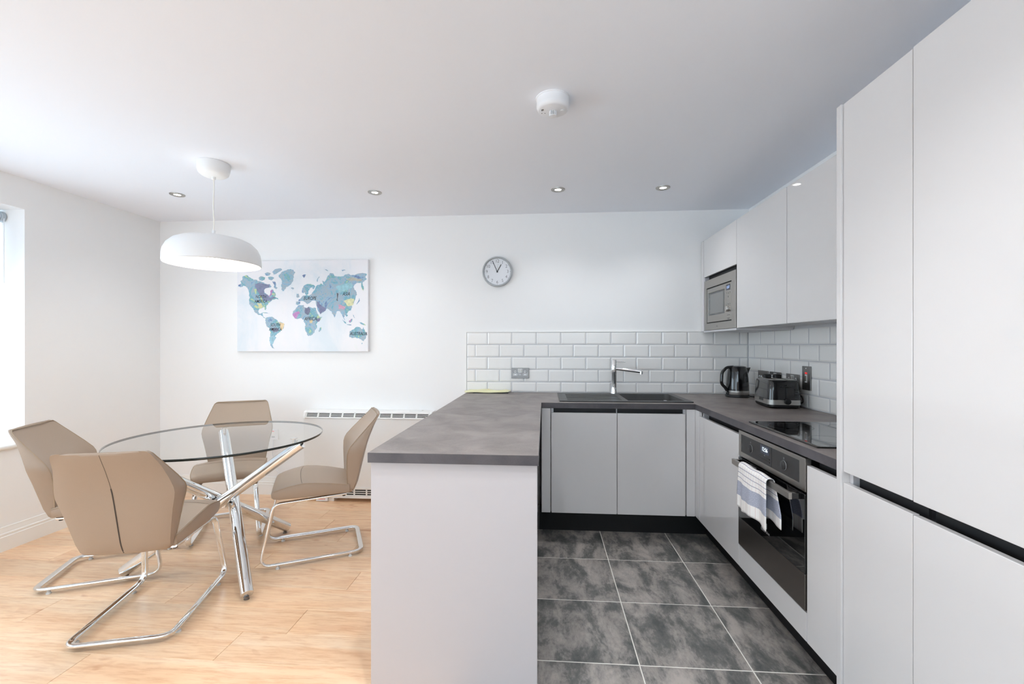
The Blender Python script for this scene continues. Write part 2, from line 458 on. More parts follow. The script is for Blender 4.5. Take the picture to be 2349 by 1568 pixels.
def tag(o, label, cat, group=None):
    o['label'] = label; o['category'] = cat
    if group: o['group'] = group
    return o
def thing(name, loc, label, cat, group=None, rz=0.0):
    o = bpy.data.objects.new(name, None); COL.objects.link(o)
    o.empty_display_size = 0.05
    o.location = loc; o.rotation_euler = (0, 0, rz)
    ORIGIN[o.name] = Vector(loc)
    return tag(o, label, cat, group)
def struct(o): o['kind'] = 'structure'; return o
def box(x0, x1, y0, y1, z0, z1): return MB().box(x0, x1, y0, y1, z0, z1)
def copy_tree(o, parent=None):
    c = o.copy(); COL.objects.link(c); c.parent = parent
    for ch in [x for x in bpy.data.objects if x.parent == o]: copy_tree(ch, c)
    return c
def fillet(pts, r, n=6):
    pts = [Vector(p) for p in pts]; out = [pts[0]]
    for i in range(1, len(pts) - 1):
        a, b, c = pts[i - 1], pts[i], pts[i + 1]
        ri = r[i] if isinstance(r, (list, tuple)) else r
        u = (a - b).normalized(); v = (c - b).normalized()
        ang = u.angle(v); d = ri / math.tan(ang / 2) if ang < PI - 1e-3 else 0
        d = min(d, (a - b).length * 0.49, (c - b).length * 0.49)
        p, q = b + u * d, b + v * d
        for k in range(n + 1):
            t = k / n; out.append((1 - t) ** 2 * p + 2 * t * (1 - t) * b + t * t * q)
    out.append(pts[-1]); return out
def text_mb(body, size, thin=0.0, shear=0.0, align='CENTER'):
    cu = bpy.data.curves.new('lettering', 'FONT'); cu.body = body; cu.size = size
    cu.align_x = align; cu.align_y = 'CENTER'; cu.offset = thin; cu.shear = shear; cu.resolution_u = 4
    ob = bpy.data.objects.new('lettering', cu)
    COL.objects.link(ob)
    dg = bpy.context.evaluated_depsgraph_get()
    me = bpy.data.meshes.new_from_object(ob.evaluated_get(dg))
    b = MB(); b.add([tuple(v.co) for v in me.vertices], [tuple(p.vertices) for p in me.polygons])
    bpy.data.objects.remove(ob); bpy.data.curves.remove(cu); bpy.data.meshes.remove(me)
    return b
def place(mb, fn):
    mb.v = [Vector(fn(p)) for p in mb.v]; return mb
def rrect(hx, hy, r, n=5, cx=0, cy=0):
    pts = []
    for sx, sy, a0 in ((1, 1, 0), (-1, 1, PI / 2), (-1, -1, PI), (1, -1, 3 * PI / 2)):
        for k in range(n + 1):
            a = a0 + PI / 2 * k / n
            pts.append((cx + sx * (hx - r) + r * math.cos(a), cy + sy * (hy - r) + r * math.sin(a)))
    return pts

# ------------------------------------------------------------------ room shell
TE = 1.5695
XL, XR, YB, YF, ZC = -3.355, 1.617, 3.637, -2.6, 2.376
FZ = 0.02
WT = 0.34
W_Y0, W_Y1, W_Z0, W_Z1 = 0.45, 2.625, 0.668, 2.176

wood_floor = struct(box(XL, -0.30, YF, YB, -0.08, FZ - 0.006).build('floor', 'woodgap'))
tile_floor = struct(box(-0.30, XR, YF, YB, -0.10, -0.0008).build('floor_kitchen', 'floorgrout'))
# laminate planks, boards run along x, 1.28 m x 0.18 m
known = {1.52: -1.873, 1.70: -1.34, 1.88: -1.14, 2.06: -1.875, 2.24: -1.03, 2.78: -1.345, 3.14: -1.656, 3.32: -1.997}
plank_meshes = {}
r0 = 1.70 - 0.18 * 24
for i in range(40):
    y0 = round(r0 + 0.18 * i, 2); y1 = y0 + 0.18
    if y1 <= YF or y0 >= YB: continue
    j0 = known.get(round(y0, 2), -3.3 + ((i * 0.47) % 1.28))
    x = j0 - 1.28 * 4
    while x < -0.30:
        a, b_ = max(x, XL), min(x + 1.28, -0.30)
        ya, yb = max(y0, YF), min(y1, YB)
        if b_ - a > 0.03 and yb - ya > 0.01:
            key = (round(b_ - a, 3), round(yb - ya, 3))
            cx, cy = (a + b_) / 2, (ya + yb) / 2
            if key not in plank_meshes:
                hx, hy = key[0] / 2 - 0.0007, key[1] / 2 - 0.0005
                mb = MB(); e = 0.0008
                mb.loft([[(-hx, -hy, -0.006), (hx, -hy, -0.006), (hx, hy, -0.006), (-hx, hy, -0.006)],
                         [(-hx, -hy, -e), (hx, -hy, -e), (hx, hy, -e), (-hx, hy, -e)],
                         [(-hx + e, -hy + e, 0), (hx - e, -hy + e, 0), (hx - e, hy - e, 0), (-hx + e, hy - e, 0)]])
                o = mb.build('plank', 'wood', wood_floor, local=True)
                plank_meshes[key] = o.data
            else:
                o = bpy.data.objects.new('plank', plank_meshes[key]); COL.objects.link(o); o.parent = wood_floor
            o.location = Vector((cx, cy, FZ)) - ORIGIN['floor']
        x += 1.28
# kitchen floor tiles 446 mm
tm = {}
gx0, gy0, gp = 0.386, 2.713, 0.4435
for i in range(-3, 4):
    for j in range(-5, 13):
        xa, xb = gx0 + i * gp, gx0 + (i + 1) * gp
        ya, yb = gy0 - j * gp, gy0 - (j - 1) * gp
        xa, xb = max(xa, -0.30), min(xb, XR); ya, yb = max(ya, YF), min(yb, YB)
        if xb - xa < 0.02 or yb - ya < 0.02: continue
        key = (round(xb - xa, 3), round(yb - ya, 3))
        if key not in tm:
            hx, hy = key[0] / 2 - 0.0024, key[1] / 2 - 0.0024; e = 0.001
            mb = MB()
            mb.loft([[(-hx, -hy, -0.004), (hx, -hy, -0.004), (hx, hy, -0.004), (-hx, hy, -0.004)],
                     [(-hx, -hy, -e), (hx, -hy, -e), (hx, hy, -e), (-hx, hy, -e)],
                     [(-hx + e, -hy + e, 0), (hx - e, -hy + e, 0), (hx - e, hy - e, 0), (-hx + e, hy - e, 0)]])
            o = mb.build('floor_tile', 'slate', tile_floor, local=True); tm[key] = o.data
        else:
            o = bpy.data.objects.new('floor_tile', tm[key]); COL.objects.link(o); o.parent = tile_floor
        o.location = Vector(((xa + xb) / 2, (ya + yb) / 2, 0.0)) - ORIGIN['floor_kitchen']

struct(box(XL - WT, XR + 0.2, YF - 0.3, YB + 0.2, ZC, ZC + 0.12).build('ceiling', 'ceiling'))
wall_back = struct(box(XL - WT, XR + 0.2, YB, YB + 0.2, -0.1, ZC).build('wall_back', 'wall'))
wall_right = struct(box(XR, XR + 0.2, YF - 0.3, YB, -0.1, ZC).build('wall_right', 'wall'))
Q_Y0, Q_Y1 = -2.2, -1.1
wl = MB().cells([YF - 0.3, Q_Y0, Q_Y1, W_Y0, W_Y1, YB], [-0.1, 0.12, W_Z0, 2.15, W_Z1, ZC], lambda u, v: not ((W_Y0 < u < W_Y1 and W_Z0 < v < W_Z1) or (Q_Y0 < u < Q_Y1 and 0.12 < v < 2.15)), XL - WT, XL, 'X')
wall_left = struct(wl.build('wall_left', 'wall'))
G_X0, G_X1, G_Z1 = -3.2, -1.95, 2.15
H_X0, H_X1, H_Z0, H_Z1 = -1.8, 1.5, 1.58, 2.32
wf = MB().cells([XL, G_X0, G_X1, H_X0, H_X1, XR], [-0.1, 0.12, H_Z0, G_Z1, H_Z1, ZC], lambda u, v: not ((G_X0 < u < G_X1 and 0.12 < v < G_Z1) or (H_X0 < u < H_X1 and H_Z0 < v < H_Z1)), YF - 0.3, YF, 'Y')
wall_front = struct(wf.build('wall_front', 'wall'))

# window in the side wall
win = struct(box(XL - WT + 0.02, XL - WT + 0.08, W_Y0, W_Y1, W_Z0, W_Z0 + 0.06).build('window_1', 'upvc', bevel=0.004))
def wpart(name, m, *b, **k): return box(*b).build(name, m, win, **k)
fx0, fx1 = XL - WT + 0.02, XL - WT + 0.08
wpart('window_frame', 'upvc', fx0, fx1, W_Y0, W_Y1, W_Z1 - 0.06, W_Z1, bevel=0.004)
wpart('window_frame', 'upvc', fx0, fx1, W_Y0, W_Y0 + 0.06, W_Z0 + 0.06, W_Z1 - 0.06, bevel=0.004)
wpart('window_frame', 'upvc', fx0, fx1, W_Y1 - 0.06, W_Y1, W_Z0 + 0.06, W_Z1 - 0.06, bevel=0.004)
wpart('mullion', 'upvc', fx0, fx1, 1.51, 1.57, W_Z0 + 0.06, W_Z1 - 0.06, bevel=0.004)
wpart('window_pane', 'windowglass', fx0 + 0.028, fx0 + 0.032, W_Y0 + 0.05, 1.52, W_Z0 + 0.05, W_Z1 - 0.05)
wpart('window_pane', 'windowglass', fx0 + 0.028, fx0 + 0.032, 1.56, W_Y1 - 0.05, W_Z0 + 0.05, W_Z1 - 0.05)
struct(MB().prism([(XL - WT + 0.08, 0.648), (XL + 0.018, 0.648), (XL + 0.026, 0.655), (XL + 0.026, 0.668), (XL + 0.018, 0.676), (XL - WT + 0.08, 0.676)], W_Y0 - 0.05, W_Y1 + 0.052, 'Y').build('trim_1', 'trim', smooth=50))
# unseen glazed opening added behind the camera for fill daylight
gw = struct(box(G_X0, G_X1, YF - 0.2, YF - 0.12, G_Z1 - 0.08, G_Z1).build('added_window_front', 'upvc', bevel=0.004))
def gpart(name, m, *b, **k): return box(*b).build(name, m, gw, **k)
gpart('window_frame', 'upvc', G_X0, G_X1, YF - 0.2, YF - 0.12, 0.12, 0.20, bevel=0.004)
for k in range(3):
    x = G_X0 + (G_X1 - G_X0 - 0.08) * k / 2
    gpart('mullion', 'upvc', x, x + 0.08, YF - 0.2, YF - 0.12, 0.20, G_Z1 - 0.08, bevel=0.004)
    if k < 2: gpart('window_pane', 'windowglass', x + 0.07, x + (G_X1 - G_X0 - 0.08) / 2 + 0.01, YF - 0.162, YF - 0.158, 0.19, G_Z1 - 0.07)

hw = struct(box(H_X0, H_X1, YF - 0.2, YF - 0.14, H_Z0, H_Z0 + 0.05).build('added_window_high', 'upvc', bevel=0.004))  # unseen high window band added for frontal fill, kept above tile reflections
box(H_X0, H_X1, YF - 0.2, YF - 0.14, H_Z1 - 0.05, H_Z1).build('window_frame', 'upvc', hw, bevel=0.004)
for k in range(4):
    x = H_X0 + (H_X1 - H_X0 - 0.05) * k / 3
    box(x, x + 0.05, YF - 0.2, YF - 0.14, H_Z0 + 0.05, H_Z1 - 0.05).build('mullion', 'upvc', hw, bevel=0.004)
    if k < 3: box(x + 0.045, x + (H_X1 - H_X0 - 0.05) / 3 + 0.005, YF - 0.172, YF - 0.168, H_Z0 + 0.045, H_Z1 - 0.045).build('window_pane', 'windowglass', hw)
qw = struct(box(fx0, fx1, Q_Y0, Q_Y1, 2.07, 2.15).build('added_window_left', 'upvc', bevel=0.004))  # unseen opening added in the left wall to light from behind
box(fx0, fx1, Q_Y0, Q_Y1, 0.12, 0.20).build('window_frame', 'upvc', qw, bevel=0.004)
for k in range(3):
    y = Q_Y0 + (Q_Y1 - Q_Y0 - 0.08) * k / 2
    box(fx0, fx1, y, y + 0.08, 0.20, 2.07).build('mullion', 'upvc', qw, bevel=0.004)
    if k < 2: box(fx0 + 0.028, fx0 + 0.032, y + 0.07, y + (Q_Y1 - Q_Y0 - 0.08) / 2 + 0.01, 0.19, 2.08).build('window_pane', 'windowglass', qw)
# skirting boards
sk = [(0.0, 0.0), (0.017, 0.0), (0.017, 0.088), (0.0125, 0.092), (0.0145, 0.10), (0.0145, 0.106), (0.009, 0.112), (0.0095, 0.119), (0.0055, 0.129), (0.006, 0.146), (0.0, 0.148)]
struct(MB().prism([(XL + a, FZ + h) for a, h in sk], YF, YB, 'Y').build('baseboard_left', 'trim', smooth=30))
mb = MB(); mb.loft([[(x, YB - a, FZ + h) for a, h in sk] for x in (XL + 0.017, -0.63)])
struct(mb.build('baseboard_back', 'trim', smooth=30))

# ------------------------------------------------------------------ wall tiles
TY = 3.629
box(-0.643, XR, YB - 0.0055, YB, 0.912, 1.4045).build('grout', 'grout', wall_back)
box(-0.647, 1.25, YB - 0.0105, YB, 1.4045, 1.4095).build('tile_trim', 'trim', wall_back)
box(-0.6475, -0.643, YB - 0.0105, YB, 0.912, 1.4095).build('tile_trim', 'trim', wall_back)
box(XR - 0.0055, XR, 1.571, YB - 0.008, 0.912, 1.42).build('grout', 'grout', wall_right)
rows = [(0.912, 0.9940), (0.9960, 1.0962), (1.0982, 1.1984), (1.2004, 1.3006), (1.3026, 1.4040)]
tile_me = {}
def wall_tile(side, a0, a1, z0, z1):
    # bevelled metro tile, its long side from a0 to a1
    key = (side, round(a1 - a0, 4), round(z1 - z0, 4))
    w, h = key[1], key[2]
    if key not in tile_me:
        e = min(0.010, w * 0.3); mb = MB()
        L = lambda i, d: [(i - w / 2, d, i - h / 2), (w / 2 - i, d, i - h / 2), (w / 2 - i, d, h / 2 - i), (i - w / 2, d, h / 2 - i)]
        mb.loft([L(0, 0), L(0, -0.0042), L(0.0012, -0.005), L(e, -0.0082), L(e + 0.001, -0.0084)])
        if side == 'R': mb.v = [Vector((p.y, -p.x, p.z)) for p in mb.v]
        o = mb.build('tile', 'tile', wall_back if side == 'B' else wall_right, local=True)
        tile_me[key] = o.data
    else:
        o = bpy.data.objects.new('tile', tile_me[key]); COL.objects.link(o); o.parent = wall_back if side == 'B' else wall_right
    if side == 'B': o.location = Vector(((a0 + a1) / 2, YB, (z0 + z1) / 2)) - ORIGIN['wall_back']
    else: o.location = Vector((XR, (a0 + a1) / 2, (z0 + z1) / 2)) - ORIGIN['wall_right']
for k, (z0, z1) in enumerate(reversed(rows)):
    st = -0.469 if k % 2 == 0 else -0.5705
    joints = [-0.642] + [st + 0.2015 * i for i in range(14) if st + 0.2015 * i < 1.607 - 0.02] + [1.6085]
    for a, b_ in zip(joints[:-1], joints[1:]): wall_tile('B', a + 0.001, b_ - 0.001, z0, z1)
    st = 3.4335 if k % 2 == 0 else 3.5317
    joints = [3.6285] + [st - 0.2015 * i for i in range(12) if st - 0.2015 * i > TE + 0.02] + [TE + 0.001]
    for a, b_ in zip(joints[:-1], joints[1:]): wall_tile('R', b_ + 0.001, a - 0.001, z0, z1)

# ------------------------------------------------------------------ kitchen units
RD, BD = 0.990, 2.992          # door faces of the right run and the back run
WZ0, WZ1 = 0.874, 0.910       # worktop
DT = 0.843                     # top of base doors
DZR, DZB = 0.174, 0.170       # bottom of doors
SX0, SX1, SY0, SY1 = 0.104, 1.000, 3.045, 3.548   # sink
BX0, BX1, BY0, BY1 = 0.575, 0.955, 3.085, 3.50    # bowl
P0, P1, PF = -0.635, -0.021, 1.555
RF, BF = 0.990, 2.990

KS = 0.99 / 1.04
R = lambda y: y * KS
Z = lambda z: 1.2975 - (1.2975 - z) * KS
TE = 1.5695                   # far face of the tall end panel
# worktop, one continuous U
wx = [P0, P1, BX0 - 0.006, BX1 + 0.006, RF, XR - 0.0095]
wy = [PF, TE + 0.001, BF, BY0 - 0.006, BY1 + 0.006, TY - 0.001]
def wt_fill(x, y):
    if BX0 - 0.006 < x < BX1 + 0.006 and BY0 - 0.006 < y < BY1 + 0.006: return False
    return (x < P1) or (y > BF) or (x > RF and y > TE)
worktop = MB().cells(wx, wy, wt_fill, WZ0, WZ1).build('worktop', 'worktop')
tag(worktop, 'concrete-grey laminate worktop running in a U around the kitchen', 'worktop')
E_ = 0.0012
for b in ((P0 - E_, P1 + E_, PF - E_, PF, WZ0, WZ1 - 0.001), (P1, P1 + E_, PF, BF - E_, WZ0, WZ1 - 0.001), (P0 - E_, P0, PF, YB - 0.012, WZ0, WZ1 - 0.001),
          (P1, RF, BF - E_, BF, WZ0, WZ1 - 0.001), (RF - E_, RF, TE + 0.001, BF - E_, WZ0, WZ1 - 0.001)):
    box(*b).build('edge_band', 'worktopedge', worktop)
worktop['label'] = 'concrete-grey laminate worktop running in a U around the kitchen'

# peninsula
pen = thing('peninsula_unit', ((P0 + P1) / 2, 2.2, 0), 'pale grey kitchen peninsula with a plain end panel facing the camera', 'kitchen unit')
box(P0 + 0.006, P1 - 0.004, PF + 0.012, PF + 0.030, 0.0, WZ0).build('end_panel', 'cabpanel', pen, bevel=0.0008)
box(P0 + 0.006, P0 + 0.024, PF + 0.031, YB - 0.02, FZ, WZ0).build('back_panel', 'cabpanel', pen)
for a, b_ in ((PF + 0.033, 2.06), (2.064, 2.52), (2.524, 2.96)):
    box(P1 - 0.030, P1 - 0.011, a, b_, DZR, DT).build('door', 'cab', pen, bevel=0.001)
box(P1 - 0.048, P1 - 0.033, PF + 0.033, 2.99, DT + 0.002, WZ0 - 0.001).build('handle_rail', 'rail', pen)
box(P0 + 0.026, P1 - 0.05, PF + 0.033, 2.95, 0.13, WZ0 - 0.06).build('carcass', 'carcass', pen)
box(P1 - 0.075, P1 - 0.06, PF + 0.033, 3.11, 0.0, 0.128).build('kickboard', 'plinth', pen)

# back run: sink unit, fillers, kickboard
su = thing('sink_cabinet', (0.49, 3.3, 0.15), 'two-door light grey base cabinet under the black sink', 'cabinet')
box(0.0475, 0.4825, BD, BD + 0.019, DZB, DT).build('door', 'cab', su, bevel=0.001)
box(0.4865, 0.928, BD, BD + 0.019, DZB, DT).build('door', 'cab', su, bevel=0.001)
rb = box(0.046, 0.936, BD + 0.040, BD + 0.045, 0.80, WZ0 - 0.001).build('handle_rail', 'rail', su)
box(0.044, 0.062, BD + 0.021, 3.6, DZB, WZ0 - 0.002).build('side_panel', 'carcass', su)
box(0.92, 0.938, BD + 0.021, 3.6, DZB, WZ0 - 0.002).build('side_panel', 'carcass', su)
box(0.0625, 0.9195, BD + 0.021, 3.6, DZB, DZB + 0.018).build('base_panel', 'carcass', su)
box(0.4820, 0.4870, BD + 0.021, BD + 0.05, 0.19, 0.872).build('centre_post', 'carcass', su)
f1 = box(P1 + 0.003, 0.041, BD + 0.001, BD + 0.019, DZB, WZ0 - 0.001).build('filler_panel', 'cab', bevel=0.001)
tag(f1, 'narrow grey filler panel between the peninsula and the sink cabinet', 'filler panel')
f2 = thing('corner_post', (0.97, 3.0, 0.17), 'grey corner post where the sink run meets the oven run', 'corner post')
box(0.936, 0.9895, BD, BD + 0.018, DZB, WZ0 - 0.001).build('front_face', 'cab', f2, bevel=0.001)
box(RD, RD + 0.018, 2.912, BD + 0.018, DZR, WZ0 - 0.001).build('side_face', 'cab', f2, bevel=0.001)
kb = box(P1 - 0.05, 1.104, 3.125, 3.14, 0.0, 0.1685).build('kickboard', 'plinth')
tag(kb, 'black kickboard under the sink cabinet', 'kickboard')
kr = box(1.107, 1.122, 0.0, 3.14, 0.0, 0.1725).build('kickboard', 'plinth')
tag(kr, 'long black kickboard under the oven and tall cupboards', 'kickboard')

# right run base units
def base_unit(name, label, y0, y1, front='door', z0=DZR, z1=DT, ztop=WZ0 - 0.001):
    t = thing(name, (1.3, (y0 + y1) / 2, 0.175), label, 'cabinet')
    box(RD, RD + 0.019, y0 + 0.0015, y1 - 0.0015, z0, z1).build(front, 'cab', t, bevel=0.001)
    box(RD + 0.021, RD + 0.039, y0, y0 + 0.018, 0.175, 0.795).build('side_panel', 'carcass', t)
    box(RD + 0.021, 1.58, y1 - 0.018, y1, 0.175, ztop).build('side_panel', 'carcass', t)
    return t
c1 = base_unit('base_cabinet', 'light grey base cabinet between the corner post and the oven', R(2.447), 2.908)
box(RD + 0.045, RD + 0.05, R(2.447) + 0.02, 2.87, 0.80, WZ0 - 0.001).build('handle_rail', 'rail', c1)
c2 = base_unit('narrow_base_cabinet', 'narrow light grey base cabinet between the oven and the tall end panel', TE + 0.002, R(1.838), ztop=0.795)
box(RD + 0.045, RD + 0.05, TE + 0.004, R(1.836), 0.80, WZ0 - 0.001).build('handle_rail', 'rail', c2)
dz = box(RD, RD + 0.019, R(1.8405), R(2.4445), DZR, Z(0.232)).build('oven_filler_panel', 'cab', bevel=0.001)
tag(dz, 'low grey filler panel below the built-in oven', 'filler panel')

# tall units
tp = box(RD - 0.006, XR, R(1.624), TE, 0.005, Z(2.1375)).build('tall_end_panel', 'cab', bevel=0.001)
tag(tp, 'full-height grey end panel beside the hob', 'end panel')
def tall(label, y0, y1, dx, gap0, gap1):
    t = thing('tall_cupboard', (1.33, (y0 + y1) / 2, 0.174), label, 'cupboard')
    box(RD - dx, RD - dx + 0.019, y0 + gap0, y1 - gap1, Z(0.857), Z(2.1365)).build('upper_door', 'cab', t, bevel=0.0015)
    box(RD - dx, RD - dx + 0.019, y0 + gap0, y1 - gap1, DZR, DT - 0.001).build('lower_door', 'cab', t, bevel=0.0015)
    box(RD + 0.024, XR - 0.001, y0 + 0.001, y1 - 0.001, 0.175, 0.80).build('carcass', 'carcass', t)
    box(RD + 0.024, XR - 0.001, y0 + 0.001, y1 - 0.001, 0.92, Z(2.134)).build('carcass', 'carcass', t)
    box(RD + 0.040, RD + 0.045, y0 + 0.0015, y1 - 0.018, 0.801, 0.919).build('handle_rail', 'rail', t)
    return t
ta = tall('narrow tall grey cupboard next to the full-height end panel', R(1.328), R(1.623), 0.0, 0.004, 0.0015)
box(RD + 0.021, RD + 0.05, R(1.606), R(1.6225), 0.801, 0.919).build('rail_end_cap', 'carcass', ta)
tall('wide tall grey cupboard at the right edge of the picture', R(0.726), R(1.326), 0.004, 0.0015, 0.0015)

# ------------------------------------------------------------------ wall units
UX, UZ0, UZ1 = 1.25, 1.41, 2.116
def wall_unit(label, y0, y1):
    t = thing('wall_cabinet', (1.43, (y0 + y1) / 2, UZ0), label, 'cabinet')
    box(UX, UX + 0.019, y0 + 0.0015, y1 - 0.0015, UZ0, UZ1).build('door', 'cab', t, bevel=0.001)
    box(UX + 0.021, XR - 0.001, y0 + 0.0005, y1 - 0.0005, UZ0 + 0.030, UZ1 - 0.001).build('carcass', 'carcass', t)
    box(UX + 0.05, XR - 0.012, y0 + 0.0005, y1 - 0.0005, UZ0 + 0.012, UZ0 + 0.0295).build('base_panel', 'carcass', t)
    return t
wall_unit('grey wall cabinet next to the microwave', 2.385, 2.981)
wc = wall_unit('grey wall cabinet above the hob beside the tall end panel', TE + 0.002, 2.383)
box(UX + 0.021, UX + 0.045, TE + 0.004, 2.30, UZ0 + 0.012, UZ0 + 0.029).build('handle_rail', 'rail', wc)
mu = thing('microwave_cabinet', (1.43, 3.28, UZ0), 'grey wall cabinet housing the microwave in the corner', 'cabinet')
box(UX, UX + 0.019, 2.9845, 3.575, 1.826, UZ1).build('door', 'cab', mu, bevel=0.001)
box(UX + 0.021, XR - 0.001, 2.983, 3.001, UZ0 + 0.001, UZ1 - 0.001).build('side_panel', 'carcass', mu)
box(UX + 0.003, XR - 0.012, 3.558, 3.575, UZ0 + 0.001, 1.824).build('side_panel', 'carcass', mu)
box(UX + 0.021, XR - 0.001, 3.002, 3.557, 1.86, UZ1 - 0.001).build('carcass', 'carcass', mu)
box(UX + 0.034, UX + 0.039, 3.002, 3.555, 1.785, 1.859).build('handle_rail', 'rail', mu)
box(UX - 0.001, XR - 0.012, 2.984, 3.576, UZ0 - 0.014, UZ0).build('base_panel', 'carcass', mu, bevel=0.001)
box(UX - 0.002, UX + 0.017, 3.5775, 3.6265, UZ0 - 0.004, UZ1).build('filler_strip', 'cab', mu, bevel=0.001)

# microwave
mw = thing('microwave_oven', (1.40, 3.27, UZ0), 'built-in stainless steel microwave in the corner wall cabinet', 'microwave')
MY0, MY1, MZ0, MZ1 = 2.986, 3.555, 1.412, 1.792
def xp(y0, y1, z0, z1, x0, x1): return box(x0, x1, y0, y1, z0, z1)
box(UX + 0.02, 1.56, MY0 + 0.025, MY1 - 0.025, MZ0 + 0.01, MZ1 - 0.02).build('body', 'darksteel', mw)
fr = MB().cells([MY0, 3.052, 3.508, MY1], [MZ0, 1.462, 1.731, MZ1], lambda u, v: not (3.052 < u < 3.508 and 1.462 < v < 1.731), UX - 0.004, UX + 0.018, 'X')
fr.build('trim_frame', 'steel', mw, bevel=0.001)
box(UX + 0.010, UX + 0.019, 3.052, 3.508, 1.462, 1.731).build('shadow_gap', 'mattblack', mw)
md = MB().cells([3.060, 3.170, 3.478, 3.500], [1.470, 1.520, 1.690, 1.723], lambda u, v: not (3.170 < u < 3.478 and 1.520 < v < 1.690), UX - 0.002, UX + 0.0095, 'X').build('door', 'steel', mw, bevel=0.0008)
box(UX + 0.004, UX + 0.0095, 3.170, 3.478, 1.520, 1.690).build('window', 'mwglass', md)
box(UX + 0.0028, UX + 0.004, 3.205, 3.452, 1.532, 1.678).build('mesh_screen', 'mwmesh', md)
box(UX - 0.0035, UX - 0.002, 3.079, 3.140, 1.673, 1.712).build('display', 'lcdback', mw)
dg = place(text_mb('12:57', 0.022), lambda p: (UX - 0.0040, 3.108 - p.x * 0.95, 1.692 + p.y)); dg.build('digits', 'lcdblue', mw)
for r_, zc in enumerate((1.655, 1.628, 1.578)):
    for k in range(3):
        if r_ == 1 and k != 1: continue
        MB().cyl((UX - 0.002, 3.132 - k * 0.024, zc), (UX - 0.005, 3.132 - k * 0.024, zc), 0.0055, n=12).build('button', 'steelplate', mw)
kn = MB().lathe([(0.001, 0), (0.019, 0), (0.0185, 0.016), (0.016, 0.019), (0.001, 0.0195)], 28); kn.v = [Vector((UX - 0.002 - p.z, 3.104 + p.x, 1.545 + p.y)) for p in kn.v]
kn.build('knob', 'steelplate', mw, smooth=40)
for zc, w in ((1.503, 0.024), (1.482, 0.022), (1.476, 0.012)):
    box(UX - 0.0026, UX - 0.002, 3.104 - w, 3.104 + w, zc - 0.0012, zc + 0.0012).build('print_line', 'ink', mw)
place(text_mb('teka', 0.016), lambda p: (UX - 0.0046, 3.30 - p.x, 1.436 + p.y)).build('logo', 'ink', mw)

# ------------------------------------------------------------------ oven
ov = thing('built_in_oven', (1.30, R(2.14), Z(0.236)), 'built-in black and stainless electric oven with a bar handle', 'oven')
OY0, OY1 = R(1.841), R(2.444)
box(RD + 0.022, 1.55, OY0 + 0.02, OY1 - 0.02, Z(0.245), Z(0.835)).build('body', 'darksteel', ov)
MB().cells([OY0, OY0 + 0.040, OY1 - 0.022, OY1], [Z(0.712), Z(0.737), Z(0.828), Z(0.846)], lambda u, v: not (OY0 + 0.040 < u < OY1 - 0.022 and Z(0.737) < v < Z(0.828)), RD - 0.004, RD + 0.018, 'X').build('panel_frame', 'steel', ov, bevel=0.0012)
box(RD - 0.002, RD + 0.016, OY0 + 0.040, R(2.105), Z(0.737), Z(0.828)).build('control_panel', 'panelblack', ov)
box(RD - 0.002, RD + 0.016, R(2.108), OY1 - 0.022, Z(0.737), Z(0.828)).build('control_panel', 'panelblack', ov)
for yk in (R(2.312), R(2.002)):
    k_ = MB().lathe([(0.001, 0), (0.019, 0), (0.0185, 0.006), (0.015, 0.0085), (0.001, 0.009)], 28); k_.v = [Vector((RD - 0.002 - p.z, yk + p.x, Z(0.776) + p.y)) for p in k_.v]
    kk = k_.build('knob', 'panelblack', ov, smooth=40)
    k2 = [(yk + 0.019 * math.cos(2 * PI * j / 28), Z(0.776) + 0.019 * math.sin(2 * PI * j / 28)) for j in range(28)]
    MB().tube([(RD - 0.003, a, b_) for a, b_ in k2], 0.0007, 6, True).build('knob_ring', 'silverink', kk)
    place(text_mb('0', 0.013), lambda p: (RD - 0.0026, yk - p.x, Z(0.806) + p.y)).build('mark', 'silverink', ov)
box(RD - 0.0028, RD - 0.002, R(2.128), R(2.212), Z(0.783), Z(0.822)).build('display', 'lcdback', ov)
place(text_mb('12:56', 0.026), lambda p: (RD - 0.0034, R(2.168) - p.x * 0.9, Z(0.803) + p.y)).build('digits', 'lcd', ov)
for zc, a, b_ in ((Z(0.768), R(2.122), R(2.222)), (Z(0.754), R(2.122), R(2.222))):
    box(RD - 0.0040, RD - 0.002, a, b_, zc - 0.0022, zc + 0.0022).build('touch_key', 'blackplastic', ov)
place(text_mb('o', 0.014), lambda p: (RD - 0.0026, R(2.170) - p.x, Z(0.778) + p.y)).build('mark', 'silverink', ov)
door = box(RD - 0.006, RD + 0.016, OY0, OY1, Z(0.386), Z(0.703)).build('door', 'ovenglass', ov, bevel=0.001)
box(RD - 0.006, RD + 0.016, OY0, OY1, Z(0.240), Z(0.384)).build('door_trim', 'darksteel', ov, bevel=0.0012)
place(text_mb('Electrolux', 0.019), lambda p: (RD - 0.0066, R(2.155) - p.x, Z(0.425) + p.y)).build('logo', 'silverink', door)
MB().tube([(RD - 0.0066, R(2.155) + a, Z(0.452) + b_) for a, b_ in rrect(0.012, 0.012, 0.002, 2)], 0.0009, 5, True).build('logo', 'silverink', door)
place(text_mb('e', 0.024), lambda p: (RD - 0.0066, R(2.155) - p.x, Z(0.453) + p.y)).build('logo', 'silverink', door)
HX, HZ = 0.941, 0.718
hd = box(HX - 0.005, HX + 0.008, 1.772, 2.290, HZ - 0.013, HZ + 0.013).build('handle', 'steel', ov, bevel=0.0012)
for yk in (1.783, 2.279):
    box(HX + 0.008, RD - 0.006, yk - 0.010, yk + 0.010, HZ - 0.011, HZ + 0.011).build('handle_bracket', 'blackplastic', hd, bevel=0.001)

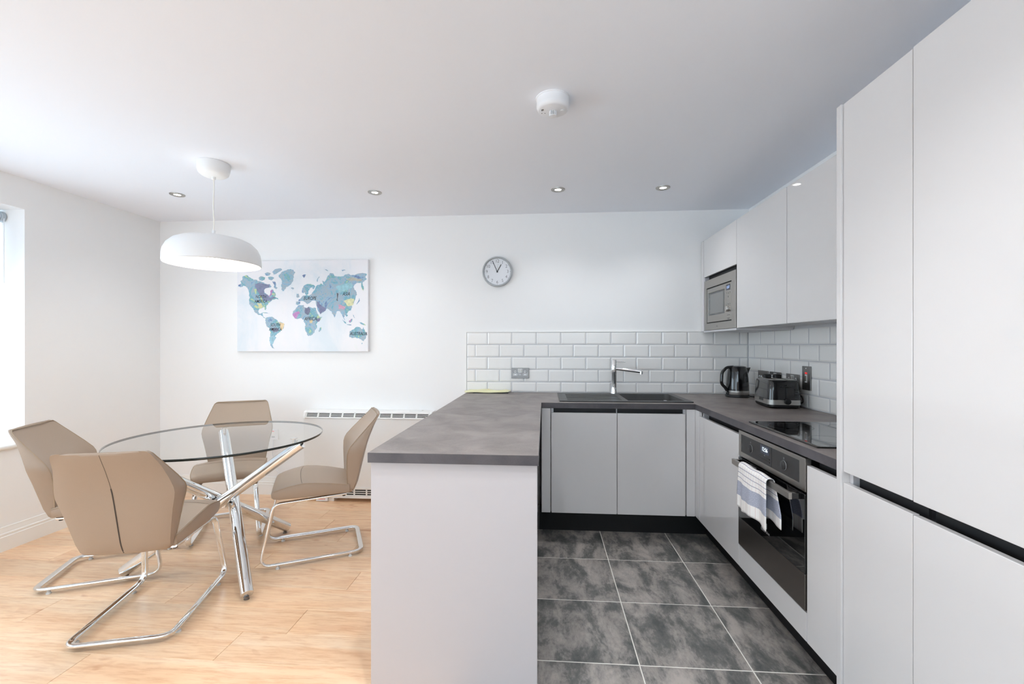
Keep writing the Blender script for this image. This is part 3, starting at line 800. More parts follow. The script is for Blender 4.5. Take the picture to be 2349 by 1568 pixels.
# tea towel over the oven handle
bmv, bmf, uvs = [], [], []
NU, NV = 30, 44
front_len, back_len = 0.212, 0.200
def towel_pt(u, v):
    # u across (0..1) from far to near, v along the cloth in metres from the front hem to the back hem
    s_ = v - front_len
    R_ = 0.0175
    wave = 0.008 * math.sin(u * 9.0 + 0.6) + 0.004 * math.sin(u * 19.0)
    y = 2.185 - 0.262 * u
    if s_ < -R_ * PI / 2:
        d = -s_ - R_ * PI / 2; g = min(1, d / 0.12)
        x = HX + 0.0015 - R_ - 0.004 * g + wave * g - 0.008 * g
        z = HZ + 0.006 - d * (1.0 + 0.03 * math.sin(u * 5))
        y += -0.028 * g * u + 0.012 * g * math.sin(u * 3.0)
    elif s_ > R_ * PI / 2:
        d = s_ - R_ * PI / 2; g = min(1, d / 0.12)
        x = HX + 0.0015 + R_ + 0.002 * g + 0.5 * wave * g
        z = HZ + 0.006 - d
        y += -0.048 * g * (u ** 1.2)
    else:
        a = s_ / R_
        x = HX + 0.0015 + R_ * math.sin(a); z = HZ + 0.006 + R_ * math.cos(a) * (1 + 0.15 * math.sin(u * 11))
        z = max(z, HZ + 0.0145) if abs(a) < 0.9 else z
    hem = 0.010 * math.sin(u * 7 + 1) + (0.012 * u if s_ < 0 else 0.0)
    if abs(s_) > 0.12: z -= hem * (abs(s_) - 0.12) / 0.12
    return (x, y, z)
tot = front_len + back_len
for j in range(NV + 1):
    for i in range(NU + 1):
        u, v = i / NU, tot * j / NV
        bmv.append(Vector(towel_pt(u, v))); uvs.append((u * 0.33, v - front_len))
for j in range(NV):
    for i in range(NU):
        a = j * (NU + 1) + i; bmf.append((a, a + 1, a + NU + 2, a + NU + 1))
me = bpy.data.meshes.new('tea_towel')
base_o = Vector((HX, 2.12, 0.43))
me.from_pydata([tuple(p - base_o) for p in bmv], [], bmf)
ul = me.uv_layers.new(name='weave')
for lp in me.loops: ul.data[lp.index].uv = uvs[lp.vertex_index]
me.materials.append(M['towel']); me.shade_smooth()
tw = bpy.data.objects.new('tea_towel', me); COL.objects.link(tw); tw.location = base_o
sd = tw.modifiers.new('thickness', 'SOLIDIFY'); sd.thickness = 0.0022; sd.offset = 0
tag(tw, 'white tea towel with blue checks folded over the oven handle', 'tea towel')

# ------------------------------------------------------------------ hob, sink, tap
hob = thing('induction_hob', (1.28, 2.02, WZ1), 'black glass hob set into the worktop above the oven', 'hob')
MB().prism(rrect(0.255, 0.281, 0.006, 4, 1.277, 2.02), WZ1 + 0.0005, WZ1 + 0.0065).build('glass_plate', 'blackglass', hob, bevel=0.0015)
for cx, cy, r in ((1.15, 2.16, 0.09), (1.15, 1.88, 0.07), (1.40, 2.16, 0.07), (1.40, 1.88, 0.09)):
    MB().lathe([(r, 0), (r + 0.0015, 0), (r + 0.0015, 0.0002), (r, 0.0002), (r, 0)], 48, (cx, cy, WZ1 + 0.0065)).build('cooking_zone', 'panelblack', hob)
box(1.025, 1.032, 1.742, 2.298, WZ1 + 0.0065, WZ1 + 0.0072).build('front_trim', 'darksteel', hob)

sk_ = thing('kitchen_sink', (0.55, 3.3, WZ1), 'charcoal composite sink with drainer set in the back worktop', 'sink')
rim = MB().cells([SX0, BX0, BX1, SX1], [SY0, BY0, BY1, SY1], lambda x, y: not (BX0 < x < BX1 and BY0 < y < BY1), WZ1, WZ1 + 0.0085)
rim.build('rim', 'sink', sk_, bevel=0.003, segs=3)
bowl = MB()
def bl(i, z, r): return [(x, y, z) for x, y in rrect((BX1 - BX0) / 2 - i, (BY1 - BY0) / 2 - i, r, 5, (BX0 + BX1) / 2, (BY0 + BY1) / 2)]
bowl.loft([bl(-0.003, WZ1 + 0.0082, 0.03), bl(0.0, WZ1 + 0.004, 0.035), bl(0.008, WZ1 - 0.12, 0.04), bl(0.03, WZ1 - 0.165, 0.05), bl(0.16, WZ1 - 0.170, 0.02)], cap=False)
bowl.f.append(tuple(range(len(bowl.v) - 24, len(bowl.v))))
bowl.build('bowl', 'sink', sk_, smooth=50)
MB().lathe([(0.001, 0.002), (0.03, 0.002), (0.04, 0.004), (0.042, 0.0)], 24, ((BX0 + BX1) / 2, (BY0 + BY1) / 2, WZ1 - 0.170)).build('waste', 'chrome', sk_, smooth=40)
for k in range(7):
    y = 3.10 + k * 0.055
    box(0.16, 0.535, y, y + 0.012, WZ1 + 0.0085, WZ1 + 0.0105).build('drainer_rib', 'sink', sk_, bevel=0.001)

tp_ = thing('kitchen_tap', (0.545, 3.523, WZ1 + 0.0085), 'chrome single-lever mixer tap standing behind the sink', 'tap')
tz = WZ1 + 0.0085
MB().lathe([(0.001, 0), (0.027, 0), (0.027, 0.004), (0.023, 0.018), (0.0215, 0.05), (0.0215, 0.155), (0.0225, 0.157), (0.0225, 0.232), (0.021, 0.235), (0.021, 0.262), (0.0195, 0.265), (0.001, 0.265)], 36, (0.545, 3.523, tz)).build('column', 'chrome', tp_, smooth=35)
MB().cyl((0.555, 3.522, tz + 0.196), (0.735, 3.43, tz + 0.178), 0.0135, 0.0135, 24).build('spout', 'chrome', tp_, smooth=35)
MB().cyl((0.735, 3.43, tz + 0.180), (0.735, 3.43, tz + 0.158), 0.0128, 0.0128, 20).build('nozzle', 'chrome', tp_, smooth=35)
MB().cyl((0.560, 3.520, tz + 0.252), (0.628, 3.485, tz + 0.249), 0.0052, 0.0042, 14).build('lever', 'chrome', tp_, smooth=35)

# ------------------------------------------------------------------ kettle
KX, KY = 1.445, 3.435
ke = thing('kettle', (KX, KY, WZ1), 'gloss black electric kettle with a steel band in the corner', 'kettle')
MB().lathe([(0.001, 0), (0.079, 0), (0.083, 0.004), (0.083, 0.014), (0.079, 0.019), (0.001, 0.019)], 40, (KX, KY, WZ1)).build('base', 'mattblack', ke, smooth=40)
MB().lathe([(0.001, 0.020), (0.078, 0.020), (0.0805, 0.024), (0.0800, 0.050), (0.001, 0.050)], 40, (KX, KY, WZ1)).build('steel_band', 'steelplate', ke, smooth=40)
MB().lathe([(0.001, 0.0505), (0.0802, 0.0505), (0.0795, 0.08), (0.075, 0.14), (0.0685, 0.19), (0.0655, 0.214), (0.062, 0.220), (0.001, 0.221)], 40, (KX, KY, WZ1)).build('body', 'blackplastic', ke, smooth=40)
MB().lathe([(0.061, 0.2205), (0.058, 0.2275), (0.045, 0.232), (0.02, 0.234), (0.001, 0.2345)], 40, (KX, KY, WZ1), cap=True).build('lid', 'blackplastic', ke, smooth=40)
sp = MB()
sp.loft([[(KX + 0.062, KY - 0.020, WZ1 + 0.219), (KX + 0.062, KY + 0.020, WZ1 + 0.219), (KX + 0.068, KY + 0.016, WZ1 + 0.165), (KX + 0.068, KY - 0.016, WZ1 + 0.165)],
         [(KX + 0.094, KY - 0.007, WZ1 + 0.221), (KX + 0.094, KY + 0.007, WZ1 + 0.221), (KX + 0.082, KY + 0.005, WZ1 + 0.185), (KX + 0.082, KY - 0.005, WZ1 + 0.185)]])
sp.build('spout', 'blackplastic', ke, bevel=0.002)
hp = fillet([(KX - 0.035, KY - 0.01, WZ1 + 0.225), (KX - 0.085, KY - 0.02, WZ1 + 0.222), (KX - 0.124, KY - 0.03, WZ1 + 0.185), (KX - 0.128, KY - 0.03, WZ1 + 0.10), (KX - 0.098, KY - 0.022, WZ1 + 0.072), (KX - 0.078, KY - 0.02, WZ1 + 0.040), (KX - 0.078, KY - 0.02, WZ1 + 0.022)], 0.05, 8)
MB().sweep(hp, [(0.0135 * math.cos(2 * PI * j / 14), 0.0105 * math.sin(2 * PI * j / 14)) for j in range(14)], (0, 1, 0)).build('handle', 'blackplastic', ke, smooth=50)
MB().cyl((KX - 0.092, KY - 0.03, WZ1 + 0.040), (KX - 0.122, KY - 0.045, WZ1 + 0.042), 0.004, 0.003, 10).build('switch', 'glide', ke, smooth=40)
cb = fillet([(KX + 0.08, KY, WZ1 + 0.006), (KX + 0.115, KY - 0.06, WZ1 + 0.005), (1.575, 3.30, WZ1 + 0.02), (1.590, 3.21, WZ1 + 0.03), (1.594, 3.20, WZ1 + 0.09)], 0.03, 5)
MB().tube(cb, 0.0035, 8).build('power_cord', 'mattblack', ke, smooth=50)

# ------------------------------------------------------------------ toaster
TX, TYc, TRZ = 1.472, 2.925, math.radians(-6)
to = thing('toaster', (TX, TYc, WZ1), 'gloss black two-slot toaster with a steel band in front of the sockets', 'toaster', rz=TRZ)
def tl(hx, hy, z, r): return [(x, y, z) for x, y in rrect(hx, hy, r, 6)]
MB().loft([tl(0.084, 0.122, 0.004, 0.03), tl(0.090, 0.130, 0.012, 0.034), tl(0.090, 0.130, 0.024, 0.034)]).build('base', 'mattblack', to, local=True, smooth=40)
MB().loft([tl(0.0945, 0.135, 0.0245, 0.036), tl(0.0945, 0.135, 0.054, 0.036)]).build('steel_band', 'steelplate', to, local=True, smooth=40)
MB().loft([tl(0.0938, 0.1342, 0.0545, 0.036), tl(0.091, 0.131, 0.11, 0.036), tl(0.0875, 0.127, 0.155, 0.034), tl(0.084, 0.123, 0.168, 0.032), tl(0.078, 0.117, 0.1725, 0.028)]).build('body', 'blackplastic', to, local=True, smooth=40)
top = MB().cells([-0.068, -0.048, -0.016, 0.016, 0.048, 0.068], [-0.105, -0.085, 0.085, 0.105], lambda x, y: not ((abs(abs(x) - 0.032) < 0.016) and abs(y) < 0.085), 0.1726, 0.1755)
top.build('top_plate', 'steelplate', to, local=True, bevel=0.001)
for sx in (-0.032, 0.032):
    box(sx - 0.015, sx + 0.015, -0.083, 0.083, 0.1726, 0.1732).build('slot', 'mattblack', to, local=True)
for sx, sy in ((-0.030, 0.075), (0.030, 0.070)):
    bb = MB().loft([[(x + sx, y + sy, z) for x, y, z in tl(0.022, 0.016, 0.1757, 0.008)], [(x + sx, y + sy, z) for x, y, z in tl(0.022, 0.016, 0.194, 0.010)], [(x + sx, y + sy, z) for x, y, z in tl(0.017, 0.012, 0.199, 0.010)]])
    bb.build('bun_rack_grip', 'mattblack', to, local=True, smooth=40)
box(-0.0025, 0.0025, -0.136, -0.128, 0.062, 0.148).build('lever_slot', 'mattblack', to, local=True)
box(-0.026, 0.026, -0.150, -0.128, 0.133, 0.139).build('lever', 'blackplastic', to, local=True, bevel=0.0015)
dk = MB().lathe([(0.001, 0), (0.018, 0), (0.0175, 0.014), (0.015, 0.017), (0.001, 0.0175)], 28); dk.v = [Vector((0.008 + p.x, -0.1352 - p.z, 0.046 + p.y)) for p in dk.v]
dk.build('dial', 'mattblack', to, local=True, smooth=40)
for k in range(5):
    box(0.052, 0.068, -0.1353, -0.1318, 0.062 + k * 0.013, 0.069 + k * 0.013).build('button', 'panelblack', to, local=True, bevel=0.0008)
box(-0.0962, -0.0948, -0.045, 0.020, 0.040, 0.058).build('badge', 'panelblack', to, local=True, bevel=0.0006)
MB().tube(fillet([(0.06, 0.05, 0.03), (0.125, 0.02, 0.02), (0.128, -0.06, 0.03), (0.115, -0.08, 0.075), (0.098, -0.03, 0.085)], 0.03, 6), 0.0035, 8).build('power_cord', 'mattblack', to, local=True, smooth=50)

# ------------------------------------------------------------------ sockets and switches
def double_socket(name, label, fn, usb=False, group=None):
    # fn maps (along, up, out) to world; plate 146 x 86
    o = fn(0, 0, 0); t = thing(name, o, label, 'socket', group)
    B = lambda a0, a1, u0, u1, d0, d1: [fn(a, u, d) for a, u, d in ((a0, u0, d0), (a1, u0, d0), (a1, u1, d0), (a0, u1, d0), (a0, u0, d1), (a1, u0, d1), (a1, u1, d1), (a0, u1, d1))]
    FC = [(0, 3, 2, 1), (4, 5, 6, 7), (0, 1, 5, 4), (1, 2, 6, 5), (2, 3, 7, 6), (3, 0, 4, 7)]
    def bb(n, m, *b, par=t, bev=0.0): return MB().add(B(*b), FC).build(n, m, par, bevel=bev)
    bb('plate', 'socketplate', -0.073, 0.073, -0.043, 0.043, 0.0, 0.007, bev=0.002)
    for s in (-1, 1):
        c = s * 0.040
        bb('earth_hole', 'plastic', c - 0.007, c + 0.007, 0.002, 0.020, 0.007, 0.0076)
        bb('earth_pin', 'mattblack', c - 0.0032, c + 0.0032, 0.007, 0.0145, 0.0076, 0.0080)
        ls = bb('live_neutral_holes', 'plastic', c - 0.018, c + 0.018, -0.019, -0.005, 0.007, 0.0076)
        for q in (-0.0115, 0.0115):
            bb('pin_slot', 'mattblack', c + q - 0.0035, c + q + 0.0035, -0.0145, -0.0095, 0.0076, 0.0080)
        bb('rocker', 'steel', s * 0.0095 - 0.0058, s * 0.0095 + 0.0058, 0.010, 0.032, 0.0078, 0.0105, bev=0.0008)
    bb('rocker_surround', 'plastic', -0.018, 0.018, 0.007, 0.035, 0.007, 0.0077)
    if usb:
        u_ = bb('usb_module', 'plastic', -0.0105, 0.0105, -0.016, 0.005, 0.007, 0.0077)
        for q in (-0.005, 0.005): bb('usb_port', 'mattblack', q - 0.0022, q + 0.0022, -0.012, 0.003, 0.0077, 0.0080)
    for s in (-1, 1): MB().cyl(fn(s * 0.062, 0.002, 0.007), fn(s * 0.062, 0.002, 0.0076), 0.0032, n=10).build('screw', 'chrome', t)
    return t
back_fn = lambda cx, cz: (lambda a, u, d: Vector((cx + a, YB - 0.0086 - d, cz + u)))
right_fn = lambda cy, cz: (lambda a, u, d: Vector((XR - 0.0086 - d, cy - a, cz + u)))
double_socket('wall_socket', 'brushed steel double socket with USB ports above the peninsula', back_fn(-0.198, 1.068), usb=True)
double_socket('wall_socket', 'steel double socket half hidden behind the toaster grips', right_fn(3.205, 1.068))
double_socket('wall_socket', 'steel double socket beside the red cooker switch', right_fn(2.99, 1.068))
# four-gang switch
fn = right_fn(3.378, 1.068)
t = thing('light_switch', fn(0, 0, 0), 'steel plate with four toggle switches on the tiles between kettle and toaster', 'light switch')
def pl(t, fn, n, m, a0, a1, u0, u1, d0, d1, bev=0.0):
    pts = [fn(a, u, d) for a, u, d in ((a0, u0, d0), (a1, u0, d0), (a1, u1, d0), (a0, u1, d0), (a0, u0, d1), (a1, u0, d1), (a1, u1, d1), (a0, u1, d1))]
    return MB().add(pts, [(0, 3, 2, 1), (4, 5, 6, 7), (0, 1, 5, 4), (1, 2, 6, 5), (2, 3, 7, 6), (3, 0, 4, 7)]).build(n, m, t, bevel=bev)
pl(t, fn, 'plate', 'socketplate', -0.073, 0.073, -0.043, 0.043, 0, 0.007, 0.002)
for q in (-0.045, -0.015, 0.015, 0.045):
    MB().cyl(fn(q, 0, 0.007), fn(q, 0, 0.0095), 0.0065, n=14).build('toggle_collar', 'chrome', t, smooth=40)
    MB().cyl(fn(q, 0, 0.009), fn(q, -0.010, 0.021), 0.003, 0.0038, 10).build('toggle', 'chrome', t, smooth=40)
# cooker switch
fn = right_fn(2.836, 1.095)
t = thing('cooker_switch', fn(0, 0, 0), 'tall steel cooker switch with a red light by the hob', 'switch')
pl(t, fn, 'plate', 'socketplate', -0.043, 0.043, -0.073, 0.073, 0, 0.008, 0.002)
pl(t, fn, 'neon', 'red', -0.0115, 0.0115, 0.026, 0.036, 0.008, 0.0088)
pl(t, fn, 'rocker_surround', 'plastic', -0.0115, 0.0115, -0.026, 0.022, 0.008, 0.0088)
pl(t, fn, 'rocker', 'steel', -0.009, 0.009, -0.019, 0.015, 0.0088, 0.014, 0.001)
for q in (-0.060, 0.060): MB().cyl(fn(0, q, 0.008), fn(0, q, 0.0087), 0.0035, n=10).build('screw', 'chrome', t)
# fused spur for the heater
fn = (lambda a, u, d: Vector((-2.316 + a, YB - d, 0.532 + u)))
t = thing('fused_spur', fn(0, 0, 0), 'white fused spur with a red light on the wall behind the glass table', 'socket')
pl(t, fn, 'plate', 'plastic', -0.043, 0.043, -0.043, 0.043, 0, 0.009, 0.002)
pl(t, fn, 'neon', 'red', -0.009, 0.009, 0.026, 0.031, 0.009, 0.0096)
pl(t, fn, 'switch', 'trim', -0.014, 0.014, -0.008, 0.022, 0.009, 0.0105, 0.001)
pl(t, fn, 'fuse_carrier', 'clockgrey', -0.014, 0.014, -0.026, -0.014, 0.009, 0.0100)
MB().tube(fillet([(-2.316, YB - 0.006, 0.49), (-2.315, YB - 0.02, 0.36), (-2.27, YB - 0.03, 0.22), (-2.16, YB - 0.035, 0.20), (-2.06, YB - 0.03, 0.26), (-1.985, YB - 0.03, 0.22)], 0.05, 6), 0.0035, 8).build('cable', 'plastic', t, smooth=50)

# ------------------------------------------------------------------ yellow packet on the worktop corner
pk = thing('plastic_packet', (-0.455, 3.57, WZ1), 'flat pale yellow plastic packet lying at the back of the worktop', 'packet')
mb = MB(); nx, ny = 26, 10
for sgn in (1, -1):
    vv = []
    for j in range(ny + 1):
        for i in range(nx + 1):
            u, v = i / nx, j / ny
            x = -0.655 + 0.385 * u + 0.035 * (1 - v) * (0.4 - u); y = 3.535 + 0.075 * v + 0.008 * math.sin(u * 4)
            e = min(1, min(u, 1 - u) * 9) * min(1, min(v, 1 - v) * 6)
            th = 0.0012 + e * (0.008 + 0.006 * math.sin(u * 7.5 + 1) ** 2 + 0.004 * math.sin(v * 5 + u * 9))
            z = WZ1 + 0.0045 + 0.004 * math.sin(u * 5 + 0.5) ** 2 + (th if sgn > 0 else -min(th * 0.3, 0.003))
            z += 0.007 * v + 0.006 * max(0, u - 0.85) * 6
            vv.append((x, y, max(z, WZ1 + 0.001)))
    ff = []
    for j in range(ny):
        for i in range(nx):
            a = j * (nx + 1) + i; ff.append((a, a + 1, a + nx + 2, a + nx + 1))
    mb.add(vv, ff)
n1 = (nx + 1) * (ny + 1)
edge = [i for i in range(nx + 1)] + [j * (nx + 1) + nx for j in range(1, ny + 1)] + [ny * (nx + 1) + i for i in range(nx - 1, -1, -1)] + [j * (nx + 1) for j in range(ny - 1, 0, -1)]
for a, b_ in zip(edge, edge[1:] + edge[:1]): mb.f.append((a, b_, b_ + n1, a + n1))
mb.build('sleeve', 'yellow', pk, smooth=60)
box(-0.575, -0.29, 3.532, 3.60, WZ1 + 0.0002, WZ1 + 0.0035).build('dark_backing', 'mattblack', pk)
MB().lathe([(0.001, 0), (0.006, 0), (0.006, 0.0008), (0.001, 0.001)], 14, (-0.455, 3.590, WZ1 + 0.029)).build('sticker', 'yellowdot', pk)

# ------------------------------------------------------------------ storage heater
HY = 3.497
he = thing('storage_heater', (-1.44, 3.56, 0.05), 'white wall-mounted storage heater with slotted grilles behind the chairs', 'heater')
HX0, HX1 = -1.978, -0.905
box(HX0 + 0.006, HX1 - 0.006, HY + 0.004, YB - 0.002, 0.135, 0.700).build('casing', 'heater', he, bevel=0.004)
def grille(z0, z1, lean, nm):
    x0, x1 = HX0 + 0.022, HX1 - 0.022
    g = MB()
    g.loft([[(x, HY + 0.006, z0), (x, HY + 0.006 + lean, z1), (x, HY + 0.010 + lean, z1), (x, HY + 0.010, z0)] for x in (x0, x1)]).build(nm + '_shade_sheet', 'slotshade', he)  # dark sheet close behind the slats, recess shade put into its colour
    for k in range(4):
        za = z0 + (z1 - z0) * (k / 3.0) * 0.90; zb = za + (z1 - z0) * 0.10
        f = lambda z: HY + lean * (z - z0) / (z1 - z0)
        MB().loft([[(x, f(za), za), (x, f(zb), zb), (x, f(zb) + 0.0055, zb), (x, f(za) + 0.0055, za)] for x in (x0, x1)]).build('slat', 'heater', he)
    n = 10
    for k in range(n + 1):
        x = x0 + (x1 - x0) * k / n
        MB().loft([[(xx, HY + 0.001, z0), (xx, HY + 0.001 + lean, z1), (xx, HY + 0.0055 + lean, z1), (xx, HY + 0.0055, z0)] for xx in (x - 0.006, x + 0.006)]).build('grille_bar', 'heater', he)
grille(0.708, 0.742, 0.016, 'top_grille')
tpc = MB(); tpc.loft([[(x, HY - 0.004, 0.700), (x, HY - 0.004, 0.708), (x, HY + 0.024, 0.708), (x, HY + 0.04, 0.742), (x, HY + 0.012, 0.742), (x, HY + 0.016, 0.752), (x, HY + 0.03, 0.756), (x, YB - 0.002, 0.756), (x, YB - 0.002, 0.700)] for x in (HX0 + 0.022, HX1 - 0.022)])
tpc.build('top_cover', 'heater', he)
for xa, xb in ((HX0, HX0 + 0.022), (HX1 - 0.022, HX1)):
    MB().prism([(HY - 0.006, 0.695), (HY - 0.004, 0.712), (HY + 0.010, 0.745), (HY + 0.03, 0.757), (YB - 0.002, 0.757), (YB - 0.002, 0.695)], xa, xb, 'X').build('end_cap', 'heater', he, bevel=0.003)
box(-1.10, -1.0, HY + 0.05, YB - 0.03, 0.756, 0.762).build('control_lid', 'heater', he, bevel=0.001)
grille(0.072, 0.128, 0.0, 'bottom_grille')
box(HX0 + 0.006, HX1 - 0.006, HY + 0.026, YB - 0.002, 0.052, 0.134).build('lower_casing', 'heater', he)
box(HX0 + 0.006, HX1 - 0.006, HY - 0.004, HY + 0.025, 0.128, 0.136).build('lower_edge', 'heater', he)
box(HX0 + 0.02, HX1 - 0.02, HY - 0.004, HY + 0.025, 0.052, 0.071).build('lower_edge', 'heater', he)
for x in (HX0 + 0.20, HX1 - 0.26):
    box(x, x + 0.06, HY + 0.01, YB - 0.002, FZ, 0.0515).build('foot', 'heater', he, bevel=0.002)
lb = box(-1.862, -1.764, HY - 0.006, HY - 0.005, 0.024, 0.078).build('warning_label', 'paper', he)
for z, w in ((0.058, 0.036), (0.040, 0.030)):
    for k in range(9):
        x = -1.813 - w + 2 * w * k / 9
        box(x, x + 2 * w / 12, HY - 0.0063, HY - 0.006, z - 0.003, z + 0.003).build('red_lettering', 'redink', lb)

# ------------------------------------------------------------------ dining table
TC = Vector((-1.85, 2.43, FZ))
tb = thing('dining_table', TC, 'round glass dining table on three crossed chrome legs', 'table')
TR, TZ = 0.527, 0.750
MB().add([(TR * math.cos(2 * PI * j / 128), TR * math.sin(2 * PI * j / 128), TZ) for j in range(128)], [tuple(range(128))]).build('glass_top', 'tableglass', tb, local=True)
MB().lathe([(TR - 0.0015, TZ - 0.012), (TR, TZ - 0.0105), (TR, TZ - 0.0015), (TR - 0.0015, TZ)], 128).build('glass_edge', 'glassedge', tb, local=True, smooth=60)
for k in range(3):
    af = math.radians(-41 + 120 * k); at_ = af + math.radians(168)
    foot = Vector((0.484 * math.cos(af), 0.484 * math.sin(af), 0.034)); topp = Vector((0.435 * math.cos(at_), 0.435 * math.sin(at_), 0.700))
    ax = (topp - foot).normalized()
    lg = MB().cyl(foot - ax * 0.004, topp + ax * 0.006, 0.030, n=36).build('leg', 'chrome', tb, local=True, smooth=40, bevel=0.0015)
    hx = topp - ax * 0.045
    MB().lathe([(0.001, hx.z + 0.0), (0.011, hx.z + 0.0), (0.011, TZ - 0.018), (0.020, TZ - 0.016), (0.021, TZ - 0.0125), (0.001, TZ - 0.0122)], 24, (hx.x, hx.y, 0)).build('glass_support', 'chrome', tb, local=True, smooth=40)
    fx_ = foot + ax * 0.012 + Vector((math.cos(af), math.sin(af), 0)) * -0.004
    MB().lathe([(0.001, 0.0), (0.013, 0.0), (0.013, 0.004), (0.009, 0.006), (0.009, 0.014), (0.001, 0.014)], 20, (fx_.x, fx_.y, 0)).build('levelling_foot', 'darksteel', tb, local=True, smooth=40)
MB().cyl((0, 0, 0.345), (0, 0, 0.405), 0.022, n=20).build('weld_core', 'chrome', tb, local=True, smooth=40)

# ------------------------------------------------------------------ dining chairs
def smoothstep(t): return t * t * (3 - 2 * t)
def interp(tbl, x):
    for (x0, *a), (x1, *b) in zip(tbl[:-1], tbl[1:]):
        if x <= x1:
            t = (x - x0) / (x1 - x0); return [p + (q - p) * t for p, q in zip(a, b)]
    return list(tbl[-1][1:])
#  height: front edge y, rear y, half width
BACK = [(0.372, -0.214, -0.236, 0.145), (0.378, -0.208, -0.250, 0.163), (0.390, -0.204, -0.260, 0.173), (0.430, -0.203, -0.276, 0.180), (0.50, -0.200, -0.292, 0.192), (0.57, -0.198, -0.307, 0.205),
        (0.620, -0.200, -0.318, 0.217), (0.645, -0.207, -0.324, 0.2215), (0.668, -0.220, -0.330, 0.2205), (0.71, -0.258, -0.345, 0.212), (0.77, -0.315, -0.371, 0.196), (0.815, -0.358, -0.394, 0.183), (0.834, -0.374, -0.403, 0.176), (0.844, -0.383, -0.407, 0.168), (0.848, -0.391, -0.405, 0.157)]
def rear_y(z, x=0.0):
    f, r, w = interp(BACK, z)
    k = min(1.0, abs(x) / w)
    return r + (0.020 * k ** 3)
def back_loop(z, f, r, w):
    pts = []; N = 12
    dish = 0.030 * smoothstep(max(0, min(1, (z - 0.40) / 0.15)))
    th = f - r
    for i in range(N + 1):                 # rear side, right to left
        k = 1 - 2 * i / N; x = w * k * 0.995
        y = r + 0.022 * abs(k) ** 3
        if abs(k) > 0.98: x = w * 0.985 * (1 if k > 0 else -1); y = r + min(0.026, th * 0.5)
        pts.append((x, y, z))
    pts.append((-w, r + min(0.05, th * 0.7), z)); pts.append((-w, f - min(0.006, th * 0.2), z))
    for i in range(N + 1):                 # front side, left to right
        k = -1 + 2 * i / N; x = w * k * 0.988
        y = f - min(dish, th * 0.45) * (1 - abs(k) ** 2.2)
        pts.append((x, y, z))
    pts.append((w, f - min(0.006, th * 0.2), z)); pts.append((w, r + min(0.05, th * 0.7), z))
    return pts
zs = [0.372, 0.378, 0.390, 0.41, 0.43, 0.465, 0.50, 0.535, 0.57, 0.595, 0.62, 0.645, 0.668, 0.69, 0.71, 0.74, 0.77, 0.795, 0.815, 0.834, 0.844, 0.848]
